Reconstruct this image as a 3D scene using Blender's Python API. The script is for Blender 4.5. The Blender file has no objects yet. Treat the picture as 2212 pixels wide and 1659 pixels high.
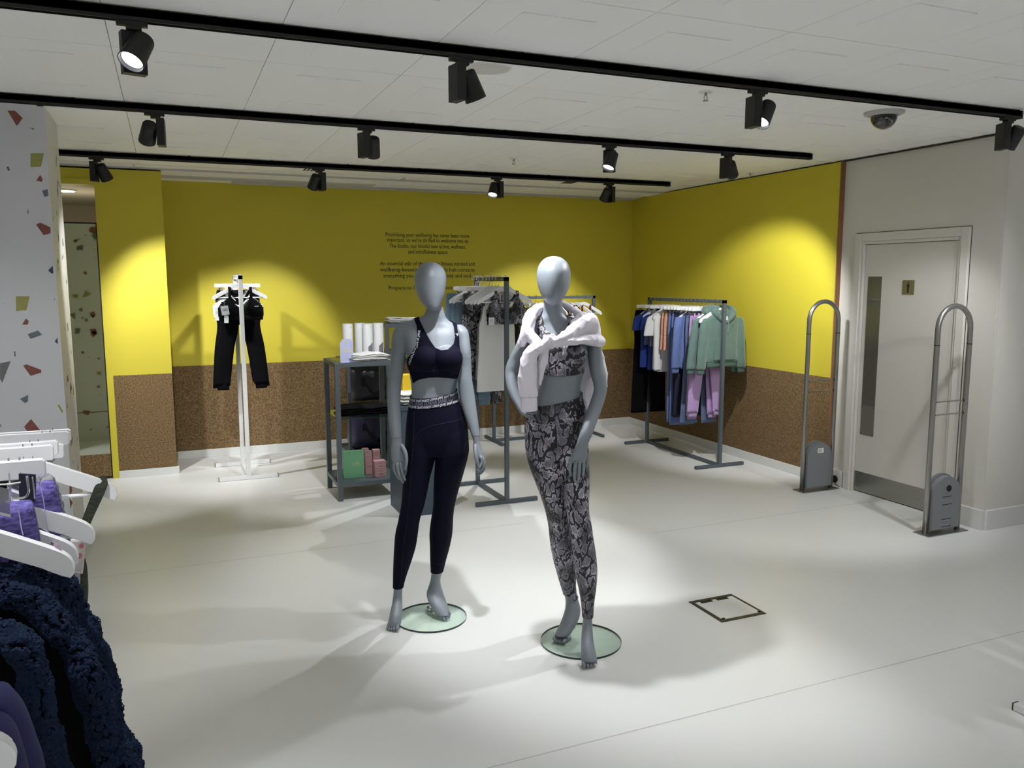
import bpy, bmesh, math, random
from mathutils import Vector, Matrix, noise
from mathutils.bvhtree import BVHTree
PI = math.pi
R = math.radians
random.seed(7)
SC = bpy.context.scene
COL = SC.collection

# ------------------------------------------------------------------ camera
CAM = Vector((0, 0, 1.68))
RT = Vector((0.92127423, -0.38891054, -0.00154131))
UP = Vector((0.05095328, 0.11677028, 0.99185103))
FW = Vector((0.38556134, 0.91384533, -0.12739372))
FPX = 1753.64
cd = bpy.data.cameras.new('camera')
cam = bpy.data.objects.new('camera', cd)
COL.objects.link(cam)
cam.matrix_world = Matrix(((RT.x, UP.x, -FW.x, CAM.x), (RT.y, UP.y, -FW.y, CAM.y), (RT.z, UP.z, -FW.z, CAM.z), (0, 0, 0, 1)))
cd.sensor_width = 36
cd.lens = FPX / 2212 * 36
cd.clip_start = 0.05
SC.camera = cam

# ------------------------------------------------------------------ world, exposure
w = bpy.data.worlds.new('world')
SC.world = w
w.use_nodes = True
w.node_tree.nodes['Background'].inputs[0].default_value = (0.90, 0.93, 1.0, 1)
w.node_tree.nodes['Background'].inputs[1].default_value = 0.2
SC.view_settings.view_transform = 'Standard'
SC.view_settings.look = 'None'
SC.view_settings.gamma = 1
SC.view_settings.use_curve_mapping = False
SC.view_settings.exposure = 0.06

# ------------------------------------------------------------------ materials
MATS = {}


def mat(name, color, rough=0.6, metal=0.0, bump=0.0, bscale=60, var=0.0, vscale=6, emit=0, sheen=0, coat=0):
    if name in MATS:
        return MATS[name]
    m = bpy.data.materials.new(name)
    m.use_nodes = True
    nt = m.node_tree
    b = nt.nodes['Principled BSDF']
    b.inputs['Base Color'].default_value = (*color, 1)
    b.inputs['Roughness'].default_value = rough
    b.inputs['Metallic'].default_value = metal
    if sheen:
        b.inputs['Sheen Weight'].default_value = sheen
    if coat:
        b.inputs['Coat Weight'].default_value = coat
    if emit:
        b.inputs['Emission Color'].default_value = (*color, 1)
        b.inputs['Emission Strength'].default_value = emit
    tc = nt.nodes.new('ShaderNodeTexCoord')
    if bump:
        n = nt.nodes.new('ShaderNodeTexNoise')
        n.inputs['Scale'].default_value = bscale
        n.inputs['Detail'].default_value = 4
        nt.links.new(tc.outputs['Object'], n.inputs['Vector'])
        bp = nt.nodes.new('ShaderNodeBump')
        bp.inputs['Strength'].default_value = bump
        bp.inputs['Distance'].default_value = 0.01
        nt.links.new(n.outputs['Fac'], bp.inputs['Height'])
        nt.links.new(bp.outputs['Normal'], b.inputs['Normal'])
    if var:
        n = nt.nodes.new('ShaderNodeTexNoise')
        n.inputs['Scale'].default_value = vscale
        n.inputs['Detail'].default_value = 5
        nt.links.new(tc.outputs['Object'], n.inputs['Vector'])
        mx = nt.nodes.new('ShaderNodeMix')
        mx.data_type = 'RGBA'
        mx.inputs[6].default_value = (*[c * (1 - var) for c in color], 1)
        mx.inputs[7].default_value = (*[min(1, c * (1 + var)) for c in color], 1)
        nt.links.new(n.outputs['Fac'], mx.inputs[0])
        nt.links.new(mx.outputs[2], b.inputs['Base Color'])
    MATS[name] = m
    return m


def ramp(nt, stops, interp='LINEAR'):
    r = nt.nodes.new('ShaderNodeValToRGB')
    r.color_ramp.interpolation = interp
    e = r.color_ramp.elements
    while len(e) < len(stops):
        e.new(0.5)
    for i, (p, c) in enumerate(stops):
        e[i].position = p
        e[i].color = (*c, 1)
    return r


def cork_mat():
    m = mat('cork', (0.30, 0.16, 0.075), 0.85, bump=0.25, bscale=180)
    nt = m.node_tree
    b = nt.nodes['Principled BSDF']
    tc = nt.nodes.new('ShaderNodeTexCoord')
    n = nt.nodes.new('ShaderNodeTexNoise')
    n.inputs['Scale'].default_value = 95
    n.inputs['Detail'].default_value = 3
    nt.links.new(tc.outputs['Object'], n.inputs['Vector'])
    r = ramp(nt, [(0.33, (0.080, 0.044, 0.016)), (0.47, (0.180, 0.110, 0.044)), (0.60, (0.225, 0.143, 0.060)), (0.72, (0.31, 0.215, 0.105))])
    nt.links.new(n.outputs['Fac'], r.inputs[0])
    nt.links.new(r.outputs[0], b.inputs['Base Color'])
    return m


def snake_mat():
    m = mat('snake_print', (0.2, 0.2, 0.2), 0.55)
    nt = m.node_tree
    b = nt.nodes['Principled BSDF']
    tc = nt.nodes.new('ShaderNodeTexCoord')
    mp = nt.nodes.new('ShaderNodeMapping')
    mp.inputs['Scale'].default_value = (1.0, 1.0, 0.55)
    nt.links.new(tc.outputs['Object'], mp.inputs['Vector'])
    nz = nt.nodes.new('ShaderNodeTexNoise')
    nz.inputs['Scale'].default_value = 16
    nz.inputs['Detail'].default_value = 4
    nt.links.new(mp.outputs[0], nz.inputs['Vector'])
    sub = nt.nodes.new('ShaderNodeVectorMath')
    sub.operation = 'MULTIPLY_ADD'
    nt.links.new(nz.outputs['Color'], sub.inputs[0])
    sub.inputs[1].default_value = (0.11, 0.11, 0.09)
    nt.links.new(mp.outputs[0], sub.inputs[2])
    v = nt.nodes.new('ShaderNodeTexVoronoi')
    v.feature = 'DISTANCE_TO_EDGE'
    v.inputs['Scale'].default_value = 27
    nt.links.new(sub.outputs[0], v.inputs['Vector'])
    n5 = nt.nodes.new('ShaderNodeTexNoise')
    n5.inputs['Scale'].default_value = 70
    n5.inputs['Detail'].default_value = 4
    nt.links.new(mp.outputs[0], n5.inputs['Vector'])
    ma = nt.nodes.new('ShaderNodeMath')
    ma.operation = 'MULTIPLY_ADD'
    nt.links.new(n5.outputs['Fac'], ma.inputs[0])
    ma.inputs[1].default_value = -0.34
    mb = nt.nodes.new('ShaderNodeMath')
    mb.operation = 'ADD'
    nt.links.new(v.outputs['Distance'], mb.inputs[0])
    mb.inputs[1].default_value = 0.16
    nt.links.new(mb.outputs[0], ma.inputs[2])
    r = ramp(nt, [(0.0, (0.012, 0.011, 0.016)), (0.075, (0.014, 0.013, 0.018)), (0.10, (0.55, 0.53, 0.58)), (0.15, (0.30, 0.285, 0.32)), (0.30, (0.19, 0.18, 0.205)), (1, (0.14, 0.135, 0.155))])
    nt.links.new(ma.outputs[0], r.inputs[0])
    # fine scales
    v2 = nt.nodes.new('ShaderNodeTexVoronoi')
    v2.feature = 'DISTANCE_TO_EDGE'
    v2.inputs['Scale'].default_value = 150
    nt.links.new(mp.outputs[0], v2.inputs['Vector'])
    r2 = ramp(nt, [(0.0, (0.45, 0.45, 0.47)), (0.16, (1, 1, 1))])
    nt.links.new(v2.outputs['Distance'], r2.inputs[0])
    mx = nt.nodes.new('ShaderNodeMix')
    mx.data_type = 'RGBA'
    mx.blend_type = 'MULTIPLY'
    mx.inputs[0].default_value = 0.7
    nt.links.new(r.outputs[0], mx.inputs[6])
    nt.links.new(r2.outputs[0], mx.inputs[7])
    # big dark / light zones
    n3 = nt.nodes.new('ShaderNodeTexNoise')
    n3.inputs['Scale'].default_value = 9
    n3.inputs['Detail'].default_value = 2
    nt.links.new(tc.outputs['Object'], n3.inputs['Vector'])
    r3 = ramp(nt, [(0.36, (0.16, 0.16, 0.17)), (0.50, (0.85, 0.84, 0.87)), (0.66, (1.7, 1.66, 1.75))])
    nt.links.new(n3.outputs['Fac'], r3.inputs[0])
    m3 = nt.nodes.new('ShaderNodeMix')
    m3.data_type = 'RGBA'
    m3.blend_type = 'MULTIPLY'
    m3.inputs[0].default_value = 1
    nt.links.new(mx.outputs[2], m3.inputs[6])
    nt.links.new(r3.outputs[0], m3.inputs[7])
    nt.links.new(m3.outputs[2], b.inputs['Base Color'])
    return m


def floral_mat(name, base, dots):
    m = mat(name, base, 0.8)
    nt = m.node_tree
    b = nt.nodes['Principled BSDF']
    tc = nt.nodes.new('ShaderNodeTexCoord')
    v = nt.nodes.new('ShaderNodeTexVoronoi')
    v.inputs['Scale'].default_value = 55
    nt.links.new(tc.outputs['Object'], v.inputs['Vector'])
    r = ramp(nt, [(0.0, dots), (0.28, dots), (0.34, base), (1, base)])
    nt.links.new(v.outputs['Distance'], r.inputs[0])
    nt.links.new(r.outputs[0], b.inputs['Base Color'])
    return m


def heather_mat(name, c1, c2, sc=90):
    m = mat(name, c1, 0.95, bump=0.3, bscale=220)
    nt = m.node_tree
    b = nt.nodes['Principled BSDF']
    tc = nt.nodes.new('ShaderNodeTexCoord')
    mp = nt.nodes.new('ShaderNodeMapping')
    mp.inputs['Scale'].default_value = (1, 1, 3)
    nt.links.new(tc.outputs['Object'], mp.inputs['Vector'])
    n = nt.nodes.new('ShaderNodeTexNoise')
    n.inputs['Scale'].default_value = sc
    n.inputs['Detail'].default_value = 6
    nt.links.new(mp.outputs[0], n.inputs['Vector'])
    r = ramp(nt, [(0.35, c1), (0.65, c2)])
    nt.links.new(n.outputs['Fac'], r.inputs[0])
    nt.links.new(r.outputs[0], b.inputs['Base Color'])
    return m


def glass_mat(name, tint, refl=0.12, rough=0.02):
    m = bpy.data.materials.new(name)
    m.use_nodes = True
    nt = m.node_tree
    nt.nodes.clear()
    out = nt.nodes.new('ShaderNodeOutputMaterial')
    tr = nt.nodes.new('ShaderNodeBsdfTransparent')
    tr.inputs[0].default_value = (*tint, 1)
    gl = nt.nodes.new('ShaderNodeBsdfGlossy')
    gl.inputs['Roughness'].default_value = rough
    gl.inputs[0].default_value = (0.9, 1, 0.95, 1)
    fr = nt.nodes.new('ShaderNodeFresnel')
    fr.inputs[0].default_value = 1.5
    mx = nt.nodes.new('ShaderNodeMixShader')
    nt.links.new(fr.outputs[0], mx.inputs[0])
    nt.links.new(tr.outputs[0], mx.inputs[1])
    nt.links.new(gl.outputs[0], mx.inputs[2])
    nt.links.new(mx.outputs[0], out.inputs[0])
    MATS[name] = m
    return m


YEL = mat('yellow_paint', (0.63, 0.53, 0.040), 0.62, bump=0.05, bscale=220)
CORK = cork_mat()
CORKEDGE = mat('cork_edge', (0.26, 0.12, 0.05), 0.8)
WHITEW = mat('white_wall_paint', (0.68, 0.66, 0.60), 0.6, bump=0.03, bscale=150)
BASEB = mat('white_skirting', (0.72, 0.72, 0.69), 0.4)
CEILM = mat('white_ceiling_tile', (0.93, 0.925, 0.905), 0.75, bump=0.03, bscale=260)
CEILD = mat('grey_ceiling_band', (0.55, 0.55, 0.53), 0.7)
FLOORM = mat('pale_resin_floor', (0.76, 0.76, 0.735), 0.34, bump=0.02, bscale=6, var=0.025, vscale=1.2)
SEAM = mat('floor_seam', (0.50, 0.495, 0.465), 0.6)
BLACK = mat('black_powder_coat', (0.0045, 0.0045, 0.005), 0.5)
BLACK2 = mat('black_gloss', (0.004, 0.004, 0.005), 0.2)
LENS = mat('lit_lens', (0.93, 0.96, 1.0), 0.3, emit=9)
LAMPW = mat('lit_downlight', (1.0, 0.97, 0.9), 0.3, emit=12)
STEEL = mat('brushed_steel', (0.34, 0.335, 0.31), 0.32, 0.9, var=0.06, vscale=40)
CHROME = mat('chrome', (0.75, 0.75, 0.76), 0.12, 1.0)
GREYP = mat('grey_plastic', (0.20, 0.21, 0.22), 0.45)
SLATE = mat('slate_grey_metal', (0.085, 0.105, 0.118), 0.42)
WHITEM = mat('white_powder_coat', (0.78, 0.78, 0.76), 0.35)
WHITEH = mat('white_hanger_plastic', (0.84, 0.84, 0.85), 0.28)
SKIN = mat('grey_mannequin_lacquer', (0.215, 0.240, 0.268), 0.45)
NAVY = mat('navy_jersey', (0.0028, 0.0024, 0.0125), 0.8, bump=0.08, bscale=400)
NAVY.node_tree.nodes['Principled BSDF'].inputs['Specular IOR Level'].default_value = 0.14
NAVYL = mat('navy_waistband', (0.008, 0.008, 0.022), 0.8)
SNAKE = snake_mat()
SWEAT = mat('white_lilac_sweatshirt', (0.80, 0.76, 0.83), 0.95, bump=0.25, bscale=300)
BLKF = mat('black_fabric', (0.003, 0.003, 0.004), 0.9)
BLKF.node_tree.nodes['Principled BSDF'].inputs['Specular IOR Level'].default_value = 0.12
WHTF = mat('white_fabric', (0.78, 0.78, 0.76), 0.85, bump=0.1, bscale=200)
NVYF = mat('navy_fabric', (0.010, 0.012, 0.035), 0.8)
BLUF = mat('royal_blue_fabric', (0.010, 0.035, 0.22), 0.85)
LBLF = mat('light_blue_velour', (0.115, 0.170, 0.40), 0.8, sheen=0.3, var=0.12, vscale=14)
DBLF = mat('dusty_blue_fabric', (0.115, 0.16, 0.27), 0.85, var=0.1, vscale=14)
MAUF = mat('mauve_fabric', (0.22, 0.155, 0.26), 0.85)
PCHF = mat('peach_fabric', (0.66, 0.34, 0.24), 0.85)
LILF = mat('lilac_velour', (0.42, 0.27, 0.52), 0.8, sheen=0.4, var=0.08, vscale=12)
SAGE = mat('sage_velour', (0.095, 0.165, 0.140), 0.75, sheen=0.5, var=0.22, vscale=16)
SAGED = mat('sage_rib', (0.075, 0.13, 0.11), 0.9)
TEALF = mat('pale_teal_fabric', (0.16, 0.24, 0.32), 0.85, var=0.1, vscale=14)
CAMO = floral_mat('olive_pattern_fabric', (0.045, 0.045, 0.02), (0.16, 0.15, 0.08))
MARO = mat('maroon_fabric', (0.10, 0.008, 0.010), 0.7)
GRYF = heather_mat('grey_heather', (0.16, 0.16, 0.17), (0.34, 0.34, 0.35))
VIOL = heather_mat('violet_heather', (0.055, 0.045, 0.20), (0.20, 0.17, 0.50))
STITCH = mat('pale_stitching', (0.5, 0.46, 0.75), 0.8)
OLIV = heather_mat('dark_olive_elastic', (0.018, 0.022, 0.014), (0.045, 0.052, 0.034))
PINKB = mat('dusty_pink_loop', (0.32, 0.25, 0.31), 0.8)
FLOR = floral_mat('white_pink_floral', (0.62, 0.58, 0.55), (0.55, 0.16, 0.18))
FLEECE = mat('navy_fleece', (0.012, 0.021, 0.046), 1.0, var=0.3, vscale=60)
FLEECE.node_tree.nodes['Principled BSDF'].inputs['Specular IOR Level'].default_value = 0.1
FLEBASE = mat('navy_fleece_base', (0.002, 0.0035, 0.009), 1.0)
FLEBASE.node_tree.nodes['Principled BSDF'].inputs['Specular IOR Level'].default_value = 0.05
HOODN = mat('navy_blue_cotton', (0.014, 0.015, 0.072), 0.95)
NYLON = mat('black_nylon', (0.028, 0.026, 0.032), 0.33, bump=0.9, bscale=16)
NYLON2 = mat('purple_black_nylon', (0.040, 0.036, 0.080), 0.33, bump=0.9, bscale=16)
WEB = mat('black_webbing', (0.003, 0.003, 0.004), 0.85)
PAPER = mat('white_card', (0.82, 0.82, 0.82), 0.6)
PAPERG = mat('grey_card', (0.45, 0.45, 0.46), 0.6)
LILC = mat('lilac_card', (0.47, 0.49, 0.72), 0.6)
GOLDT = mat('yellow_print', (0.75, 0.68, 0.30), 0.6)
GRN = mat('green_carton', (0.17, 0.42, 0.22), 0.55)
PNK = mat('pink_carton', (0.48, 0.27, 0.27), 0.6)
INK = mat('dark_ink', (0.03, 0.025, 0.01), 0.7)
PLINTH = mat('navy_grey_plinth', (0.050, 0.075, 0.105), 0.5)
YBAG = mat('bright_yellow_vinyl', (0.80, 0.55, 0.02), 0.5)
BEIGE = mat('beige_paint', (0.56, 0.51, 0.38), 0.7)
PRINTW = mat('terrazzo_white_panel', (0.66, 0.66, 0.68), 0.5)
PRINTG = mat('terrazzo_panel_side', (0.66, 0.64, 0.58), 0.5)
TC = dict(r=mat('terrazzo_brick', (0.24, 0.075, 0.055), 0.6, var=0.25, vscale=30), y=mat('terrazzo_olive', (0.34, 0.33, 0.09), 0.6, var=0.2, vscale=30),
          b=mat('terrazzo_slate', (0.13, 0.16, 0.18), 0.6, var=0.25, vscale=30), n=mat('terrazzo_navy', (0.035, 0.055, 0.09), 0.6), g=mat('terrazzo_grey', (0.16, 0.16, 0.16), 0.6))
MIRROR = mat('mirror', (0.74, 0.80, 0.70), 0.03, 1.0)
BRASS = mat('brass_plate', (0.30, 0.27, 0.13), 0.45, 0.6)
RUBBER = mat('black_rubber', (0.006, 0.006, 0.006), 0.6)
DOORM = mat('white_door_leaf', (0.66, 0.64, 0.58), 0.5)
VGLASS = mat('vision_panel_glass', (0.10, 0.10, 0.085), 0.18, 0.0, coat=0.6)
GLASS = glass_mat('green_glass', (0.87, 0.94, 0.89))
GEDGE = mat('dark_glass_edge', (0.008, 0.03, 0.022), 0.15)
SMOKE = mat('smoked_dome', (0.012, 0.010, 0.008), 0.06, coat=1)

# ------------------------------------------------------------------ geometry helpers


def S(px, py, hd):
    """real point at horizontal distance hd (along the viewing azimuth) seen at px,py in the photograph"""
    h = Vector((0.388726, 0.921354, 0))
    d = FW + RT * ((px - 1106) / FPX) - UP * ((py - 829.5) / FPX)
    return CAM + d * (hd / d.dot(h))


HX = Vector((0.921354, -0.388726, 0))
HY = Vector((0.388726, 0.921354, 0))


def setp(o, label=None, cat=None, group=None, kind=None):
    if label:
        o['label'] = label
    if cat:
        o['category'] = cat
    if group:
        o['group'] = group
    if kind:
        o['kind'] = kind
    return o


def thing(name, label, cat, loc=(0, 0, 0), rz=0, group=None):
    o = bpy.data.objects.new(name, None)
    COL.objects.link(o)
    o.location = loc
    o.rotation_euler = (0, 0, rz)
    o.empty_display_size = 0.05
    setp(o, label, cat, group)
    return o


def emit_mesh(name, bm, m, parent=None, smooth=False, world=False, label=None, recalc=True):
    """bm into one mesh object. world=True: vertices are world coordinates, brought into the parent's frame"""
    if world and parent is not None:
        par = parent
        M = Matrix.Identity(4)
        while par is not None:
            loc = Matrix.Translation(par.location) @ par.rotation_euler.to_matrix().to_4x4()
            M = loc @ M
            par = par.parent
        bm.transform(M.inverted())
    if recalc:
        bmesh.ops.recalc_face_normals(bm, faces=bm.faces)
    me = bpy.data.meshes.new(name)
    bm.to_mesh(me)
    bm.free()
    ms = m if isinstance(m, (list, tuple)) else [m]
    for x in ms:
        me.materials.append(x)
    if smooth:
        me.shade_smooth()
    o = bpy.data.objects.new(name, me)
    COL.objects.link(o)
    if parent is not None:
        o.parent = parent
    if label:
        o['label'] = label
    return o


def copy_tree(o, parent=None):
    c = o.copy()
    COL.objects.link(c)
    c.parent = parent
    for ch in list(o.children):
        copy_tree(ch, c)
    return c


def box(bm, x0, x1, y0, y1, z0, z1, bev=0, mi=0, M=None):
    r = bmesh.ops.create_cube(bm, size=1)
    vs = r['verts']
    for v in vs:
        v.co = Vector(((x0 + x1) / 2 + v.co.x * (x1 - x0), (y0 + y1) / 2 + v.co.y * (y1 - y0), (z0 + z1) / 2 + v.co.z * (z1 - z0)))
        if M is not None:
            v.co = M @ v.co
    fs = list({f for v in vs for f in v.link_faces})
    for f in fs:
        f.material_index = mi
    if bev:
        es = list({e for v in vs for e in v.link_edges})
        bmesh.ops.bevel(bm, geom=es, offset=bev, segments=2, affect='EDGES', profile=0.5)
    return vs


def BM():
    return bmesh.new()


def box_obj(name, x0, x1, y0, y1, z0, z1, m, parent=None, bev=0, world=False, label=None):
    bm = BM()
    box(bm, x0, x1, y0, y1, z0, z1, bev)
    return emit_mesh(name, bm, m, parent, world=world, label=label)


def cyl(bm, a, b, r0, r1=None, n=12, mi=0, cap=True):
    a, b = Vector(a), Vector(b)
    r1 = r0 if r1 is None else r1
    d = (b - a).normalized()
    u = d.orthogonal().normalized()
    v = d.cross(u)
    A = [bm.verts.new(a + (u * math.cos(t) + v * math.sin(t)) * r0) for t in [2 * PI * k / n for k in range(n)]]
    B = [bm.verts.new(b + (u * math.cos(t) + v * math.sin(t)) * r1) for t in [2 * PI * k / n for k in range(n)]]
    for k in range(n):
        f = bm.faces.new((A[k], A[(k + 1) % n], B[(k + 1) % n], B[k]))
        f.material_index = mi
    if cap:
        bm.faces.new(A[::-1]).material_index = mi
        bm.faces.new(B).material_index = mi


def wire(bm, pts, r, n=8, mi=0):
    """round tube along points"""
    pts = [Vector(p) for p in pts]
    rings = []
    prev = None
    for i, p in enumerate(pts):
        d = (pts[min(i + 1, len(pts) - 1)] - pts[max(i - 1, 0)]).normalized()
        u = (prev - d * prev.dot(d)).normalized() if prev is not None and (prev - d * prev.dot(d)).length > 1e-5 else d.orthogonal().normalized()
        prev = u
        v = d.cross(u)
        rings.append([bm.verts.new(p + (u * math.cos(t) + v * math.sin(t)) * r) for t in [2 * PI * k / n for k in range(n)]])
    for a, b in zip(rings, rings[1:]):
        for k in range(n):
            bm.faces.new((a[k], a[(k + 1) % n], b[(k + 1) % n], b[k])).material_index = mi
    bm.faces.new(rings[0][::-1]).material_index = mi
    bm.faces.new(rings[-1]).material_index = mi


def prism(bm, pts, axis, a, b, mi=0, M=None):
    """polygon in the plane normal to axis, extruded a..b. pts are 2-tuples of the other two axes in order"""
    def mk(p, h):
        q = [0, 0, 0]
        o = [i for i in range(3) if i != axis]
        q[o[0]], q[o[1]], q[axis] = p[0], p[1], h
        q = Vector(q)
        return M @ q if M is not None else q
    A = [bm.verts.new(mk(p, a)) for p in pts]
    B = [bm.verts.new(mk(p, b)) for p in pts]
    n = len(pts)
    bm.faces.new(A[::-1]).material_index = mi
    bm.faces.new(B).material_index = mi
    for k in range(n):
        bm.faces.new((A[k], A[(k + 1) % n], B[(k + 1) % n], B[k])).material_index = mi


def crv(lst, k=3):
    """catmull-rom refine of tuples"""
    out = []
    n = len(lst)
    for i in range(n - 1):
        p0, p1, p2, p3 = lst[max(i - 1, 0)], lst[i], lst[i + 1], lst[min(i + 2, n - 1)]
        for j in range(k):
            t = j / k
            out.append(tuple(0.5 * ((2 * b) + (-a + c) * t + (2 * a - 5 * b + 4 * c - d) * t * t + (-a + 3 * b - 3 * c + d) * t ** 3) for a, b, c, d in zip(p0, p1, p2, p3)))
    out.append(tuple(lst[-1]))
    return out


def rings_to_mesh(bm, rings, mi=0, cap=True):
    V = [[bm.verts.new(p) for p in r] for r in rings]
    n = len(V[0])
    for a, b in zip(V, V[1:]):
        for k in range(n):
            bm.faces.new((a[k], a[(k + 1) % n], b[(k + 1) % n], b[k])).material_index = mi
    if cap:
        bm.faces.new(V[0][::-1]).material_index = mi
        bm.faces.new(V[-1]).material_index = mi


def body_loft(bm, st, h0, n=28, k=3, power=2.0):
    """stations (py, px_left, px_right, off, half_depth): level cross sections of a standing figure"""
    rings = []
    for (y, xl, xr, off, dh) in crv(st, k):
        c = S((xl + xr) / 2, y, h0 + off)
        d = (c - CAM).dot(FW)
        hw = max(0.001, (xr - xl) / 2 * d / FPX)
        dh = max(0.001, dh)
        ring = []
        for q in range(n):
            t = 2 * PI * q / n
            cx, sy = math.cos(t), math.sin(t)
            cx = math.copysign(abs(cx) ** (2 / power), cx)
            sy = math.copysign(abs(sy) ** (2 / power), sy)
            ring.append(c + HX * (cx * hw) + HY * (sy * dh))
        rings.append(ring)
    rings_to_mesh(bm, rings)


def blob(bm, c, rx, ry, rz, n=2):
    r = bmesh.ops.create_icosphere(bm, subdivisions=n, radius=1)
    c = Vector(c)
    for v in r['verts']:
        p = v.co.copy()
        v.co = c + HX * (p.x * rx) + HY * (p.y * ry) + Vector((0, 0, p.z * rz))


def limb_px(bm, pts, h0, n=10, k=2, tips=(0, -1)):
    """chain (px,py,off,half_w_px,half_depth_m), cross-sections normal to the chain"""
    P = []
    for (x, y, off, hw, dh) in crv(pts, k):
        c = S(x, y, h0 + off)
        P.append((c, hw * (c - CAM).dot(FW) / FPX, dh))
    rings = []
    for i, (c, hw, dh) in enumerate(P):
        d = (P[min(i + 1, len(P) - 1)][0] - P[max(i - 1, 0)][0]).normalized()
        hv = Vector((c.x - CAM.x, c.y - CAM.y, 0)).normalized()
        u = d.cross(hv).normalized()
        v = u.cross(d).normalized()
        rings.append([c + u * (math.cos(t) * hw) + v * (math.sin(t) * dh) for t in [2 * PI * q / n for q in range(n)]])
    rings_to_mesh(bm, rings)
    # rounded tips
    for i in tips:
        c, hw, dh = P[i]
        blob(bm, c, hw * .98, dh * .98, hw * .98, 1)


def remesh(bm, voxel, smooth_it=4, fac=0.5):
    bmesh.ops.recalc_face_normals(bm, faces=bm.faces)
    me = bpy.data.meshes.new('tmp')
    bm.to_mesh(me)
    bm.free()
    o = bpy.data.objects.new('tmp', me)
    COL.objects.link(o)
    m = o.modifiers.new('r', 'REMESH')
    m.mode = 'VOXEL'
    m.voxel_size = voxel
    s = o.modifiers.new('s', 'SMOOTH')
    s.iterations = smooth_it
    s.factor = fac
    dg = bpy.context.evaluated_depsgraph_get()
    nm = bpy.data.meshes.new_from_object(o.evaluated_get(dg))
    bpy.data.objects.remove(o)
    out = BM()
    out.from_mesh(nm)
    bpy.data.meshes.remove(nm)
    return out


def cut_keep(bm, phi):
    """keep the part of the surface where phi(co) > 0, with a clean cut edge"""
    val = {v: phi(v.co) for v in bm.verts}
    iso = set()
    for e in list(bm.edges):
        a, b = e.verts
        fa, fb = val[a], val[b]
        if (fa > 0) != (fb > 0):
            t = fa / (fa - fb)
            ne, nv = bmesh.utils.edge_split(e, a, min(.98, max(.02, t)))
            val[nv] = 0.0
            iso.add(nv)
    for f in list(bm.faces):
        iv = [v for v in f.verts if v in iso]
        if len(iv) == 2:
            try:
                bmesh.utils.face_split(f, iv[0], iv[1])
            except Exception:
                pass
    kill = []
    for f in bm.faces:
        s = [val[v] for v in f.verts if v not in iso]
        if not s or sum(s) / len(s) <= 0:
            kill.append(f)
    bmesh.ops.delete(bm, geom=kill, context='FACES')
    return bm


def inflate(bm, d):
    bm.normal_update()
    mv = [(v, v.co + v.normal * d) for v in bm.verts]
    for v, c in mv:
        v.co = c


def hem(bm, th):
    """give an open shell its thickness"""
    bm.normal_update()
    bmesh.ops.solidify(bm, geom=bm.faces[:] + bm.edges[:] + bm.verts[:], thickness=th)
    return bm


def sd_poly(p, poly):
    """signed distance, positive inside"""
    d = 1e9
    ins = False
    x, y = p
    n = len(poly)
    for i in range(n):
        x1, y1 = poly[i]
        x2, y2 = poly[(i + 1) % n]
        ex, ey = x2 - x1, y2 - y1
        t = max(0, min(1, ((x - x1) * ex + (y - y1) * ey) / (ex * ex + ey * ey + 1e-12)))
        d = min(d, math.hypot(x - x1 - ex * t, y - y1 - ey * t))
        if (y1 > y) != (y2 > y) and x < (x2 - x1) * (y - y1) / (y2 - y1) + x1:
            ins = not ins
    return d if ins else -d


def text_geo(s, size=1.0, align='CENTER', bold=0.0, space=1.0, ext=0.0):
    cu = bpy.data.curves.new('t', 'FONT')
    cu.body = s
    cu.size = size
    cu.align_x = align
    cu.align_y = 'CENTER'
    cu.offset = bold * size
    cu.space_character = space
    cu.resolution_u = 3
    cu.extrude = ext
    o = bpy.data.objects.new('t', cu)
    COL.objects.link(o)
    dg = bpy.context.evaluated_depsgraph_get()
    me = bpy.data.meshes.new_from_object(o.evaluated_get(dg))
    vs = [v.co.copy() for v in me.vertices]
    fs = [tuple(p.vertices) for p in me.polygons]
    bpy.data.objects.remove(o)
    bpy.data.meshes.remove(me)
    return vs, fs


def put_text(bm, s, size, origin, ex, ey, lift=None, mi=0, xs=1.0, **k):
    vs, fs = text_geo(s, size, **k)
    ex, ey = Vector(ex).normalized(), Vector(ey).normalized()
    nn = ex.cross(ey).normalized()
    origin = Vector(origin)
    V = [bm.verts.new(origin + ex * v.x * xs + ey * v.y + nn * (v.z + (lift or 0))) for v in vs]
    for f in fs:
        try:
            bm.faces.new([V[i] for i in f]).material_index = mi
        except ValueError:
            pass


def struct(name, bm, m, parent=None, **k):
    o = emit_mesh(name, bm, m, parent, **k)
    if parent is None:
        o['kind'] = 'structure'
    return o


# ================================================================== the room
H = 2.61
bm = BM()
box(bm, -7, 10, -5, 12.2, -0.1, 0)
fl = struct('floor', bm, FLOORM)
for (a, b_) in (((-3.0, 2.42), (10, 2.52)), ((2.9, 4.47), (10, 4.53)), ((-1.5, 5.02), (2.2, 5.02))):
    bm = BM()
    a, b_ = Vector((*a, 0)), Vector((*b_, 0))
    n_ = (b_ - a).normalized().cross(Vector((0, 0, 1))) * 0.0022
    vs = [bm.verts.new(p + Vector((0, 0, 0.0005))) for p in (a - n_, b_ - n_, b_ + n_, a + n_)]
    bm.faces.new(vs)
    emit_mesh('seam', bm, SEAM, fl)

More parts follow.
